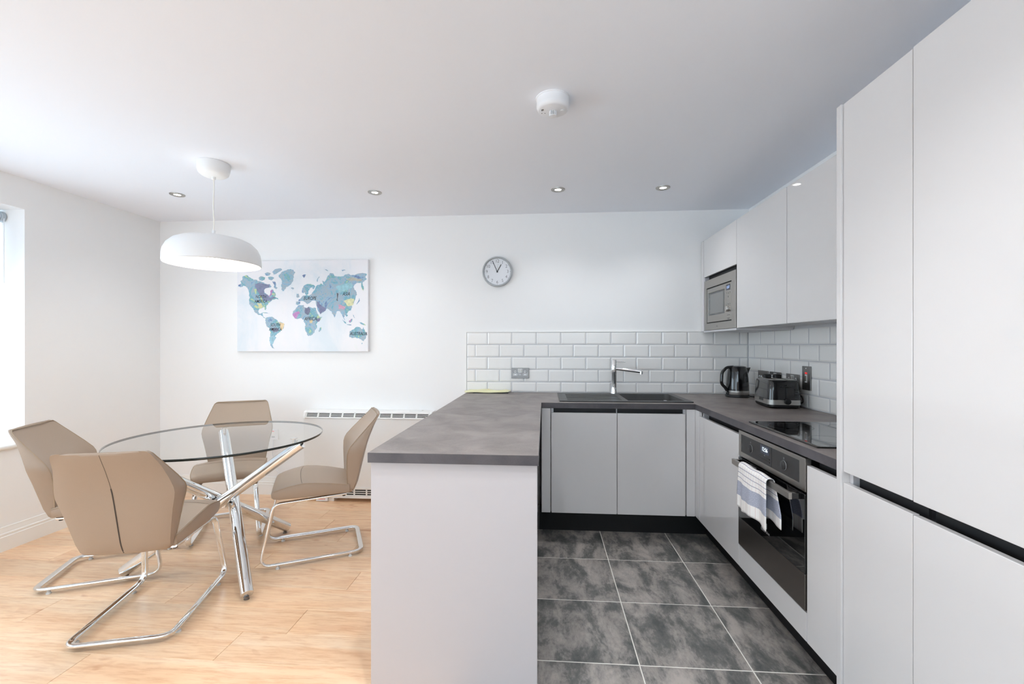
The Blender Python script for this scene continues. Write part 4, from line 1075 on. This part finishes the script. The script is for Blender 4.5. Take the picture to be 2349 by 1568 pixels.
def make_chair():
    t = thing('dining_chair', (0, 0, FZ), 'x', 'chair', 'cantilever chairs around the glass table')
    MB().loft([back_loop(z, *interp(BACK, z)) for z in zs]).build('backrest', 'leather', t, local=True, smooth=50)
    bk = [c for c in bpy.data.objects if c.parent == t][0]
    edge = []
    for z in zs[4:-2]:
        f, r, w = interp(BACK, z); edge.append((w * 0.996, f - 0.001, z))
    topz = interp(BACK, 0.844)
    path = edge + [(topz[2] * 0.97 * (1 - 2 * i / 8), topz[0] + 0.002, 0.8435) for i in range(9)] + [(-x, y, z) for x, y, z in reversed(edge)]
    MB().tube(path, 0.0026, 6).build('piping', 'piping', bk, local=True, smooth=60)
    zr = [0.385 + 0.30 * i / 16 for i in range(17)]
    zp = [(0.004, rear_y(z) - 0.0008, z) for z in zr]
    MB().sweep(zp, [(-0.0026, 0), (0, 0.0012), (0.0026, 0), (0, -0.001)], (1, 0, 0)).build('rear_zip', 'seam', bk, local=True)
    zr = [0.685 + 0.155 * i / 10 for i in range(11)]
    MB().sweep([(0.004, rear_y(z) - 0.0002, z) for z in zr], [(-0.0009, 0), (0, 0.0005), (0.0009, 0), (0, -0.0005)], (1, 0, 0)).build('rear_seam', 'seam', bk, local=True)
    # seat: rows along y : y, top z, bottom z, half width
    S = [(0.206, 0.428, 0.414, 0.185), (0.203, 0.444, 0.402, 0.197), (0.192, 0.456, 0.396, 0.206), (0.165, 0.466, 0.392, 0.213), (0.11, 0.480, 0.392, 0.219), (0.06, 0.488, 0.392, 0.222), (0.03, 0.490, 0.391, 0.222), (-0.03, 0.484, 0.390, 0.220), (-0.10, 0.472, 0.388, 0.213), (-0.17, 0.456, 0.385, 0.203), (-0.215, 0.445, 0.382, 0.196)]
    S = [(a, b_, c_, d_ * 0.955) for a, b_, c_, d_ in S]
    loops = []
    for y, zt, zb, w in S:
        h = zt - zb; r = min(0.012, h * 0.35); l = []
        N = 10
        for i in range(N + 1):
            k = 1 - 2 * i / N
            l.append((w * k * 0.975, y, zt - 0.014 * abs(k) ** 2.4 * min(1, h / 0.06)))
        l.append((-w * 0.995, y, zt - 0.018 * min(1, h / 0.06) - r * 0.5)); l.append((-w * 0.985, y, zb + r)); l.append((-w * 0.955, y, zb))
        l.append((w * 0.955, y, zb)); l.append((w * 0.985, y, zb + r)); l.append((w * 0.995, y, zt - 0.018 * min(1, h / 0.06) - r * 0.5))
        loops.append(l)
    st = MB().loft(loops).build('seat', 'leather', t, local=True, smooth=50)
    for sg in (-1, 1):
        MB().tube([(sg * w * 0.99, y, zt - 0.0165 * min(1, (zt - zb) / 0.06)) for y, zt, zb, w in S[2:]], 0.0022, 6).build('piping', 'piping', st, local=True, smooth=60)
    MB().sweep([(0.209 * 0.97 * k, 0.045 + 0.014 * (1 - k * k), 0.4898 - 0.014 * abs(k) ** 2.4) for k in [-1 + 2 * i / 14 for i in range(15)]], [(-0.0009, 0), (0, 0.0005), (0.0009, 0), (0, -0.0005)], (0, 1, 0)).build('seat_seam', 'seam', st, local=True)
    # chrome frame of flat oval tube
    zt_, zf = 0.373, 0.0255
    half = [(-0.165, -0.20, zt_ + 0.002), (-0.165, 0.195, zt_ - 0.012), (-0.195, 0.262, zf), (-0.195, -0.285, zf)]
    pts = half + [(-x, y, z) for x, y, z in reversed(half)]
    path = fillet(pts, [0, 0.055, 0.05, 0.055, 0.055, 0.05, 0.055, 0], 8)
    sec = [(0.0145 * math.copysign(abs(math.cos(a)) ** 0.6, math.cos(a)), 0.0072 * math.copysign(abs(math.sin(a)) ** 0.75, math.sin(a))) for a in [2 * PI * j / 18 for j in range(18)]]
    MB().sweep(path, sec, (1, 0, 0)).build('frame', 'chrome', t, local=True, smooth=50)
    for sg in (-1, 1):
        for y in (0.17, -0.22):
            MB().lathe([(0.001, 0), (0.011, 0), (0.011, 0.006), (0.007, 0.009), (0.007, 0.0185), (0.001, 0.0185)], 16, (sg * 0.195, y, 0)).build('glide', 'glide', t, local=True, smooth=40)
        MB().cyl((sg * 0.165, -0.185, 0.3755), (sg * 0.165, -0.185, 0.362), 0.012, 0.009, 12).build('frame_cap', 'mattblack', t, local=True, smooth=40)
    return t
chairs = [
    ((-1.876, 2.021), 105.5, 'taupe cantilever chair nearest the camera, seen from behind'),
    ((-2.42, 2.362), 24, 'taupe cantilever chair beside the window, mostly behind another chair'),
    ((-2.150, 2.905), 297, 'taupe cantilever chair on the far side of the glass table'),
    ((-1.458, 2.674), 207.5, 'taupe cantilever chair between the glass table and the peninsula'),
]
proto = make_chair()
for i, ((x, y), a, lab) in enumerate(chairs):
    o = proto if i == 0 else copy_tree(proto)
    o.location = (x, y, FZ); o.rotation_euler = (0, 0, math.radians(a - 90)); o['label'] = lab

# ------------------------------------------------------------------ pendant lamp
PX, PY = -1.961, 2.493
pe = thing('pendant_lamp', (PX, PY, 1.77), 'white dome pendant lamp hanging over the glass table', 'lamp')
MB().lathe([(0.001, 2.3755), (0.086, 2.3755), (0.087, 2.372), (0.084, 2.335), (0.078, 2.315), (0.062, 2.302), (0.03, 2.296), (0.001, 2.295)], 48, (PX, PY, 0)).build('ceiling_rose', 'lampshade', pe, smooth=40)
MB().lathe([(0.001, 2.2955), (0.011, 2.2955), (0.011, 2.28), (0.001, 2.28)], 20, (PX, PY, 0)).build('cord_grip', 'lampshade', pe, smooth=40)
MB().tube([(PX + 0.002 * math.sin(i * 0.7), PY, 2.285 - 0.315 * i / 14) for i in range(15)], 0.0034, 8).build('cord', 'silicone', pe, smooth=60)
MB().lathe([(0.001, 1.978), (0.009, 1.978), (0.009, 1.945), (0.017, 1.942), (0.017, 1.895), (0.001, 1.895)], 24, (PX, PY, 0)).build('lampholder', 'lampshade', pe, smooth=40)
outer = [(0.033, 1.942), (0.07, 1.941), (0.12, 1.936), (0.165, 1.925), (0.20, 1.908), (0.228, 1.880), (0.243, 1.848), (0.2485, 1.815), (0.2495, 1.785), (0.249, 1.778)]
inner = [(r - 0.004, z - 0.0035) for r, z in reversed(outer)]
for k in range(3):
    a = 2 * PI * k / 3 + 0.4
    MB().cyl((PX + 0.012 * math.cos(a), PY + 0.012 * math.sin(a), 1.938), (PX + 0.034 * math.cos(a), PY + 0.034 * math.sin(a), 1.939), 0.0022, n=8).build('shade_spoke', 'lampshade', pe)
MB().lathe(outer + [(0.2475, 1.776), (0.2455, 1.7765)], 72, (PX, PY, 0)).build('shade', 'lampshade', pe, smooth=50)
sh_in = MB().lathe(inner, 72, (PX, PY, 0)).build('shade_lining', 'lampinner', pe, smooth=50)
MB().lathe([(0.001, 1.80), (0.02, 1.803), (0.038, 1.818), (0.045, 1.84), (0.040, 1.865), (0.022, 1.89), (0.015, 1.90)], 28, (PX, PY, 0)).build('bulb', 'bulb', pe, smooth=60)

# ------------------------------------------------------------------ downlights
def downlight(x, y, label, group, power):
    t = thing('ceiling_downlight', (x, y, ZC), label, 'downlight', group)
    MB().lathe([(0.0215, -0.0008), (0.0235, -0.004), (0.043, -0.0058), (0.047, -0.004), (0.048, 0.0)], 40, (x, y, ZC)).build('trim_ring', 'steel', t, smooth=50)
    MB().lathe([(0.001, -0.0012), (0.0222, -0.0012)], 32, (x, y, ZC)).build('lens', 'ledlens', t)
    l = bpy.data.lights.new('downlight_beam', 'SPOT'); l.energy = power; l.color = (0.96, 0.98, 1.0)
    l.spot_size = math.radians(128); l.spot_blend = 0.85; l.shadow_soft_size = 0.028
    o = bpy.data.objects.new('downlight_beam', l); COL.objects.link(o); o.parent = t; o.location = (0, 0, -0.008)
    return t
for x, y, lab in ((-2.623, 2.986, 'round steel downlight left of the pendant lamp'), (-1.194, 3.045, 'round steel downlight above the map picture, right of the pendant'),
                  (0.095, 3.082, 'round steel downlight in the ceiling above the sink drainer'), (0.811, 3.097, 'round steel downlight nearest the wall cabinets')):
    downlight(x, y, lab, 'downlights in a row along the back wall', DOWNLIGHT_POWER)
for x, y, lab in ((-0.35, 1.16, 'round steel downlight over the peninsula end, out of the picture'), (0.22, 0.85, 'round steel downlight in front of the sink run, unseen, added for fill'), (-2.0, 0.6, 'round steel downlight beside the window, unseen, added for fill')):  # last two fixtures are unseen extras added to fill the room
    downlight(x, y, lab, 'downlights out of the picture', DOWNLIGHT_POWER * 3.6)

# ------------------------------------------------------------------ smoke alarm
SX, SY = 0.037, 1.945
sm = thing('smoke_alarm', (SX, SY, ZC), 'round white heat alarm on the ceiling above the peninsula', 'smoke alarm')
MB().lathe([(0.001, 0), (0.074, 0), (0.074, -0.004), (0.071, -0.005), (0.070, -0.030), (0.001, -0.030)], 56, (SX, SY, ZC)).build('base', 'plastic', sm, smooth=40)
MB().lathe([(0.001, -0.0305), (0.071, -0.0305), (0.071, -0.040), (0.066, -0.050), (0.058, -0.0545), (0.001, -0.056)], 56, (SX, SY, ZC)).build('cover', 'plastic', sm, smooth=40)
for k in range(12):
    a = 2 * PI * k / 12
    MB().cyl((SX + 0.0145 * math.cos(a), SY + 0.0145 * math.sin(a), ZC - 0.0555), (SX + 0.0145 * math.cos(a), SY + 0.0145 * math.sin(a), ZC - 0.074), 0.0016, n=6).build('cage_bar', 'plastic', sm)
MB().lathe([(0.001, -0.0745), (0.0165, -0.0745), (0.0165, -0.078), (0.001, -0.080)], 28, (SX, SY, ZC)).build('sensor_cap', 'plastic', sm, smooth=40)
MB().lathe([(0.001, -0.0560), (0.009, -0.0560), (0.009, -0.0742), (0.001, -0.0742)], 20, (SX, SY, ZC)).build('sensor_core', 'clockgrey', sm)
for dx, dy, w in ((-0.048, -0.012, 0.010), (-0.043, -0.015, 0.010), (-0.048, 0.013, 0.003), (-0.034, 0.013, 0.003)):
    box(SX + dx - 0.0014, SX + dx + 0.0014, SY + dy - w / 2, SY + dy + w / 2, ZC - 0.0563, ZC - 0.0546).build('vent_slot', 'ink', sm)
MB().lathe([(0.001, -0.0555), (0.009, -0.0555), (0.009, -0.0575), (0.001, -0.058)], 24, (SX + 0.042, SY - 0.004, ZC)).build('test_button', 'plastic', sm, smooth=40)

# ------------------------------------------------------------------ wall clock
CX, CZ, CR = -0.385, 1.900, 0.1235
cl = thing('wall_clock', (CX, YB, CZ), 'round grey wall clock with a white dial between map and cupboards', 'clock')
def ylathe(prof, n=64):   # radius, distance from the wall
    mb = MB().lathe(prof, n); mb.v = [Vector((CX + p.x, YB - p.z, CZ + p.y)) for p in mb.v]; return mb
ylathe([(0.001, 0.001), (0.116, 0.001), (CR, 0.010), (CR, 0.032), (0.120, 0.039), (0.114, 0.040), (0.110, 0.036), (0.109, 0.024), (0.001, 0.024)]).build('case', 'clockgrey', cl, smooth=40)
ylathe([(0.001, 0.0245), (0.1085, 0.0245), (0.1085, 0.0252), (0.001, 0.0252)]).build('dial', 'dial', cl)
for k in range(1, 13):
    a = PI / 2 - 2 * PI * k / 12
    place(text_mb(str(k), 0.036, thin=-0.0004), lambda p: (CX + 0.086 * math.cos(a) + p.x * 0.88, YB - 0.0256, CZ + 0.086 * math.sin(a) + p.y)).build('numeral', 'ink', cl)
for k in range(60):
    a = 2 * PI * k / 60; r = 0.0022 if k % 5 == 0 else 0.0009
    MB().cyl((CX + 0.105 * math.cos(a), YB - 0.0252, CZ + 0.105 * math.sin(a)), (CX + 0.105 * math.cos(a), YB - 0.0255, CZ + 0.105 * math.sin(a)), r, n=6).build('minute_mark', 'ink', cl)
def hand(ang, length, w, d, m, nm):
    a = math.radians(90 - ang); u = Vector((math.cos(a), 0, math.sin(a))); n_ = Vector((-u.z, 0, u.x)); o = Vector((CX, YB - d, CZ))
    pts = [o - u * 0.008 - n_ * w, o - u * 0.008 + n_ * w, o + u * length + n_ * w, o + u * length - n_ * w]
    MB().loft([pts, [p + Vector((0, -0.0012, 0)) for p in pts]]).build(nm, m, cl)
hand(28, 0.066, 0.0024, 0.0270, 'black', 'hour_hand')
hand(336, 0.098, 0.0022, 0.0290, 'black', 'minute_hand')
hand(7, 0.072, 0.0006, 0.0310, 'clockgrey', 'second_hand')
ylathe([(0.001, 0.0260), (0.0055, 0.0260), (0.0055, 0.0330), (0.001, 0.0335)], 20).build('hand_boss', 'black', cl)

# ------------------------------------------------------------------ world map canvas
X0c, X1c, Z0c, Z1c, DC = -2.620, -1.470, 1.244, 2.014, 0.036
mp_ = thing('map_canvas', ((X0c + X1c) / 2, YB - DC / 2, Z0c), 'pale canvas print of a watercolour world map on the back wall', 'picture')
box(X0c, X1c, YB - DC, YB - 0.001, Z0c, Z1c).build('canvas', 'canvas', mp_, bevel=0.002)
def cxz(p): return (X0c + (p[0] - 85) / 1890 * (X1c - X0c), Z1c - (p[1] - 97) / 1323 * (Z1c - Z0c))
rng = random.Random(3)
def rough(poly, amp, it=2):
    for _ in range(it):
        out = []
        for a, b_ in zip(poly, poly[1:] + poly[:1]):
            d = math.hypot(b_[0] - a[0], b_[1] - a[1]); out.append(a)
            if d > 9:
                nx_, ny_ = -(b_[1] - a[1]) / d, (b_[0] - a[0]) / d; k = rng.uniform(-1, 1) * amp * min(1, d / 30)
                out.append(((a[0] + b_[0]) / 2 + nx_ * k, (a[1] + b_[1]) / 2 + ny_ * k))
        poly = out; amp *= 0.6
    return poly
LAND = {
 'north_america': ([(100, 470), (110, 440), (150, 420), (135, 385), (165, 365), (160, 335), (200, 310), (245, 308), (290, 345), (330, 375), (365, 370), (420, 395), (470, 410), (520, 440), (570, 440), (590, 470), (560, 490), (520, 495), (485, 520), (480, 545), (510, 575), (535, 590), (545, 620), (560, 615), (575, 560), (590, 515), (620, 530), (640, 560), (655, 600), (640, 620), (685, 640), (690, 665), (650, 655), (620, 665), (590, 680), (560, 705), (535, 740), (510, 770), (505, 815), (495, 810), (490, 780), (450, 785), (410, 800), (395, 835), (410, 870), (440, 865), (455, 852), (460, 880), (470, 910), (500, 930), (520, 938), (505, 947), (480, 932), (440, 897), (400, 887), (355, 857), (330, 812), (300, 770), (285, 760), (265, 730), (260, 660), (270, 620), (262, 590), (240, 500), (210, 465), (180, 455), (130, 480)], 0),
 'south_america': ([(515, 925), (560, 915), (610, 920), (640, 945), (665, 960), (680, 985), (730, 995), (780, 1030), (770, 1060), (740, 1110), (715, 1135), (690, 1150), (665, 1180), (640, 1195), (660, 1215), (645, 1240), (620, 1250), (610, 1290), (600, 1320), (615, 1360), (635, 1378), (600, 1370), (575, 1330), (565, 1270), (572, 1200), (575, 1140), (560, 1090), (525, 1060), (500, 1000), (500, 960)], 1),
 'africa': ([(905, 830), (945, 785), (970, 755), (1060, 745), (1070, 780), (1110, 785), (1130, 770), (1180, 790), (1230, 790), (1245, 840), (1270, 890), (1290, 920), (1325, 915), (1290, 970), (1255, 1000), (1235, 1030), (1250, 1080), (1215, 1120), (1195, 1160), (1160, 1190), (1120, 1195), (1100, 1150), (1075, 1090), (1085, 1040), (1060, 990), (1060, 960), (1030, 940), (960, 950), (920, 925), (893, 885)], 2),
 'eurasia': ([(975, 685), (1010, 650), (1040, 615), (1080, 605), (1130, 610), (1170, 590), (1200, 540), (1225, 500), (1250, 460), (1300, 435), (1340, 460), (1320, 395), (1360, 410), (1400, 330), (1440, 285), (1480, 290), (1500, 330), (1580, 340), (1640, 320), (1700, 300), (1740, 320), (1830, 300), (1900, 290), (1960, 310), (1935, 340), (1955, 380), (1920, 415), (1895, 440), (1915, 490), (1910, 550), (1885, 505), (1880, 425), (1830, 432), (1790, 450), (1770, 500), (1800, 540), (1820, 600), (1800, 640), (1780, 700), (1770, 730), (1745, 760), (1740, 800), (1720, 830), (1690, 850), (1670, 880), (1690, 905), (1670, 920), (1640, 890), (1632, 930), (1652, 972), (1625, 940), (1610, 890), (1580, 840), (1545, 835), (1520, 880), (1500, 930), (1480, 890), (1455, 840), (1420, 815), (1390, 800), (1345, 850), (1300, 888), (1280, 850), (1250, 785), (1235, 740), (1230, 690), (1190, 680), (1160, 700), (1110, 735), (1090, 720), (1050, 690), (1020, 688)], 3),
 'scandinavia': ([(1030, 545), (1050, 490), (1085, 450), (1150, 440), (1200, 455), (1220, 490), (1195, 520), (1180, 480), (1150, 500), (1120, 540), (1125, 580), (1095, 600), (1070, 560), (1040, 570)], 3),
 'greenland': ([(690, 310), (730, 270), (800, 240), (860, 222), (910, 235), (935, 270), (910, 310), (905, 370), (880, 430), (850, 460), (800, 485), (775, 520), (755, 545), (735, 520), (730, 470), (740, 430), (725, 360), (695, 335)], 3),
 'australia': ([(1715, 1130), (1755, 1105), (1790, 1085), (1830, 1065), (1870, 1080), (1890, 1100), (1910, 1070), (1930, 1110), (1950, 1150), (1960, 1180), (1945, 1225), (1915, 1270), (1880, 1250), (1850, 1230), (1800, 1215), (1740, 1225), (1715, 1215), (1710, 1170)], 1),
}
ISLES = [[(600, 400), (640, 400), (655, 430), (650, 470), (680, 490), (655, 515), (625, 490), (630, 450)], [(400, 350), (430, 320), (470, 330), (500, 345), (490, 375), (450, 390), (410, 380)], [(490, 280), (540, 265), (580, 285), (560, 310), (510, 315)], [(600, 260), (640, 220), (720, 208), (745, 230), (700, 260), (660, 290), (620, 300)], [(540, 330), (600, 330), (630, 350), (600, 380), (550, 370)],
 [(870, 495), (900, 490), (918, 503), (895, 518)], [(1290, 1075), (1312, 1068), (1300, 1120), (1280, 1140), (1268, 1125)], [(945, 697), (1005, 697), (1000, 735), (965, 745), (943, 735)], [(955, 580), (985, 580), (995, 630), (965, 640), (950, 625)], [(1250, 370), (1275, 335), (1285, 340), (1260, 375), (1258, 410), (1245, 405)], [(1035, 315), (1065, 300), (1095, 305), (1075, 330), (1060, 350)],
 [(1610, 955), (1640, 980), (1670, 1015), (1650, 1015)], [(1700, 985), (1750, 945), (1745, 990), (1715, 1005)], [(1840, 995), (1880, 1000), (1920, 1020), (1950, 1045), (1890, 1030), (1860, 1010)], [(1675, 1025), (1740, 1035), (1735, 1043), (1680, 1036)], [(1760, 880), (1775, 900), (1790, 940), (1770, 920)], [(1850, 650), (1860, 690), (1835, 720), (1815, 745), (1810, 735), (1835, 700)], [(1880, 1298), (1900, 1300), (1888, 1320)], [(450, 848), (510, 850), (565, 868), (510, 862)], [(1595, 245), (1640, 240), (1660, 248), (1610, 262)], [(1350, 228), (1385, 235), (1420, 258), (1380, 250)]]
WC = [watercolour_material(s_) for s_ in (0.0, 3.1, 7.7, 12.4)]
def flat(poly, d, nm, m, amp=7):
    pts = [cxz(p) for p in rough(poly, amp)]
    MB().add([(x, YB - DC - d, z) for x, z in pts], [tuple(range(len(pts)))]).build(nm, m, mp_)
for nm, (poly, k) in LAND.items(): flat(poly, 0.0005, nm, WC[k], 9)
for k, poly in enumerate(ISLES): flat(poly, 0.0005, 'island', WC[k % 4], 5)
PATCH = [([(575, 555), (590, 520), (610, 535), (600, 590), (565, 625), (555, 610)], srgb(186, 106, 186)), ([(895, 880), (930, 855), (990, 840), (1005, 860), (970, 905), (950, 945), (915, 920)], srgb(192, 116, 190)),
         ([(350, 430), (430, 420), (560, 445), (545, 490), (480, 520), (480, 560), (540, 600), (580, 640), (610, 620), (640, 640), (580, 680), (500, 690), (450, 620), (400, 560), (370, 500)], srgb(100, 110, 152)), ([(335, 520), (375, 515), (380, 570), (345, 580)], srgb(196, 214, 150)), ([(375, 720), (440, 715), (455, 780), (400, 790)], srgb(222, 214, 150)),
         ([(690, 1000), (735, 1000), (775, 1030), (760, 1070), (735, 1110), (715, 1050)], srgb(238, 204, 150)), ([(1075, 790), (1130, 775), (1150, 830), (1120, 890), (1080, 870)], srgb(82, 88, 128)), ([(1250, 690), (1290, 740), (1340, 770), (1380, 790), (1345, 845), (1300, 880), (1275, 820), (1240, 750)], srgb(92, 98, 146)), ([(1530, 570), (1555, 600), (1550, 690), (1525, 680)], srgb(50, 54, 72)),
         ([(1545, 740), (1600, 750), (1660, 770), (1650, 820), (1600, 800), (1555, 790)], srgb(208, 146, 176)), ([(1630, 690), (1720, 660), (1780, 660), (1770, 740), (1690, 770)], srgb(226, 224, 168)), ([(1520, 480), (1640, 450), (1740, 430), (1750, 500), (1650, 540), (1560, 560)], srgb(138, 196, 206)), ([(1150, 950), (1190, 960), (1180, 1000), (1140, 1010)], srgb(236, 208, 150)), ([(1240, 950), (1290, 925), (1300, 945), (1260, 990), (1240, 985)], srgb(90, 94, 138)), ([(1640, 370), (1760, 350), (1900, 380), (1870, 410), (1720, 400)], srgb(176, 174, 158)),
         ([(1700, 985), (1750, 948), (1742, 988), (1715, 1002)], srgb(190, 110, 180)), ([(590, 1075), (700, 1080), (680, 1130), (620, 1150)], srgb(100, 104, 140)), ([(560, 1210), (640, 1200), (620, 1290), (590, 1340), (568, 1280)], srgb(140, 192, 210))]
PM = {}
for poly, c in PATCH:
    if c not in PM: PM[c] = mat('watercolour_blot', [0.78 * q + 0.22 * 0.62 for q in c[:3]] + [1], 0.7, bscale=45, var=0.3)
    flat(poly, 0.0008, 'paint_blot', PM[c], 14)
for s_, x, y, sz in (('NORTH', 432, 622, 50), ('AMERICA', 432, 688, 50), ('SOUTH', 645, 1035, 50), ('AMERICA', 645, 1098, 50), ('EUROPE', 1145, 650, 56), ('ASIA', 1665, 592, 58), ('AFRICA', 1155, 948, 60), ('AUSTRALIA', 1840, 1165, 54)):
    cx_, cz_ = cxz((x, y)); sz_ = sz / 1323 * (Z1c - Z0c) * 1.25
    place(text_mb(s_, sz_, thin=0.0002, shear=0.25), lambda p: (cx_ + p.x * 0.74, YB - DC - 0.0012, cz_ + p.y)).build('lettering', 'black', mp_)

# ------------------------------------------------------------------ roller blind at the window
rbx, rbz = XL - 0.155, 2.128
rb_ = thing('roller_blind', (rbx, 1.54, W_Z1 - 0.09), 'white roller blind half lowered inside the window reveal', 'blind')
MB().cyl((rbx, W_Y0 + 0.03, rbz), (rbx, W_Y1 - 0.028, rbz), 0.026, n=28).build('rolled_fabric', 'blind', rb_, smooth=40)
MB().cyl((rbx, W_Y1 - 0.027, rbz), (rbx, W_Y1 - 0.002, rbz), 0.034, n=28).build('chain_bracket', 'blindmetal', rb_, smooth=40, bevel=0.003)
MB().cyl((rbx, W_Y1 - 0.034, rbz), (rbx, W_Y1 - 0.0275, rbz), 0.020, n=20).build('bracket_hub', 'plastic', rb_, smooth=40)
for dx in (-0.016, 0.030):
    MB().tube([(rbx + dx, W_Y1 - 0.016, rbz - 0.01 - 0.42 * i / 8) for i in range(9)], 0.0022, 6).build('pull_chain', 'plastic', rb_, smooth=60)
box(rbx - 0.0265, rbx - 0.0255, W_Y0 + 0.035, W_Y1 - 0.035, 1.69, rbz).build('fabric', 'blind', rb_)
box(rbx - 0.031, rbx - 0.021, W_Y0 + 0.035, W_Y1 - 0.035, 1.665, 1.69).build('hem_bar', 'blind', rb_, bevel=0.002)
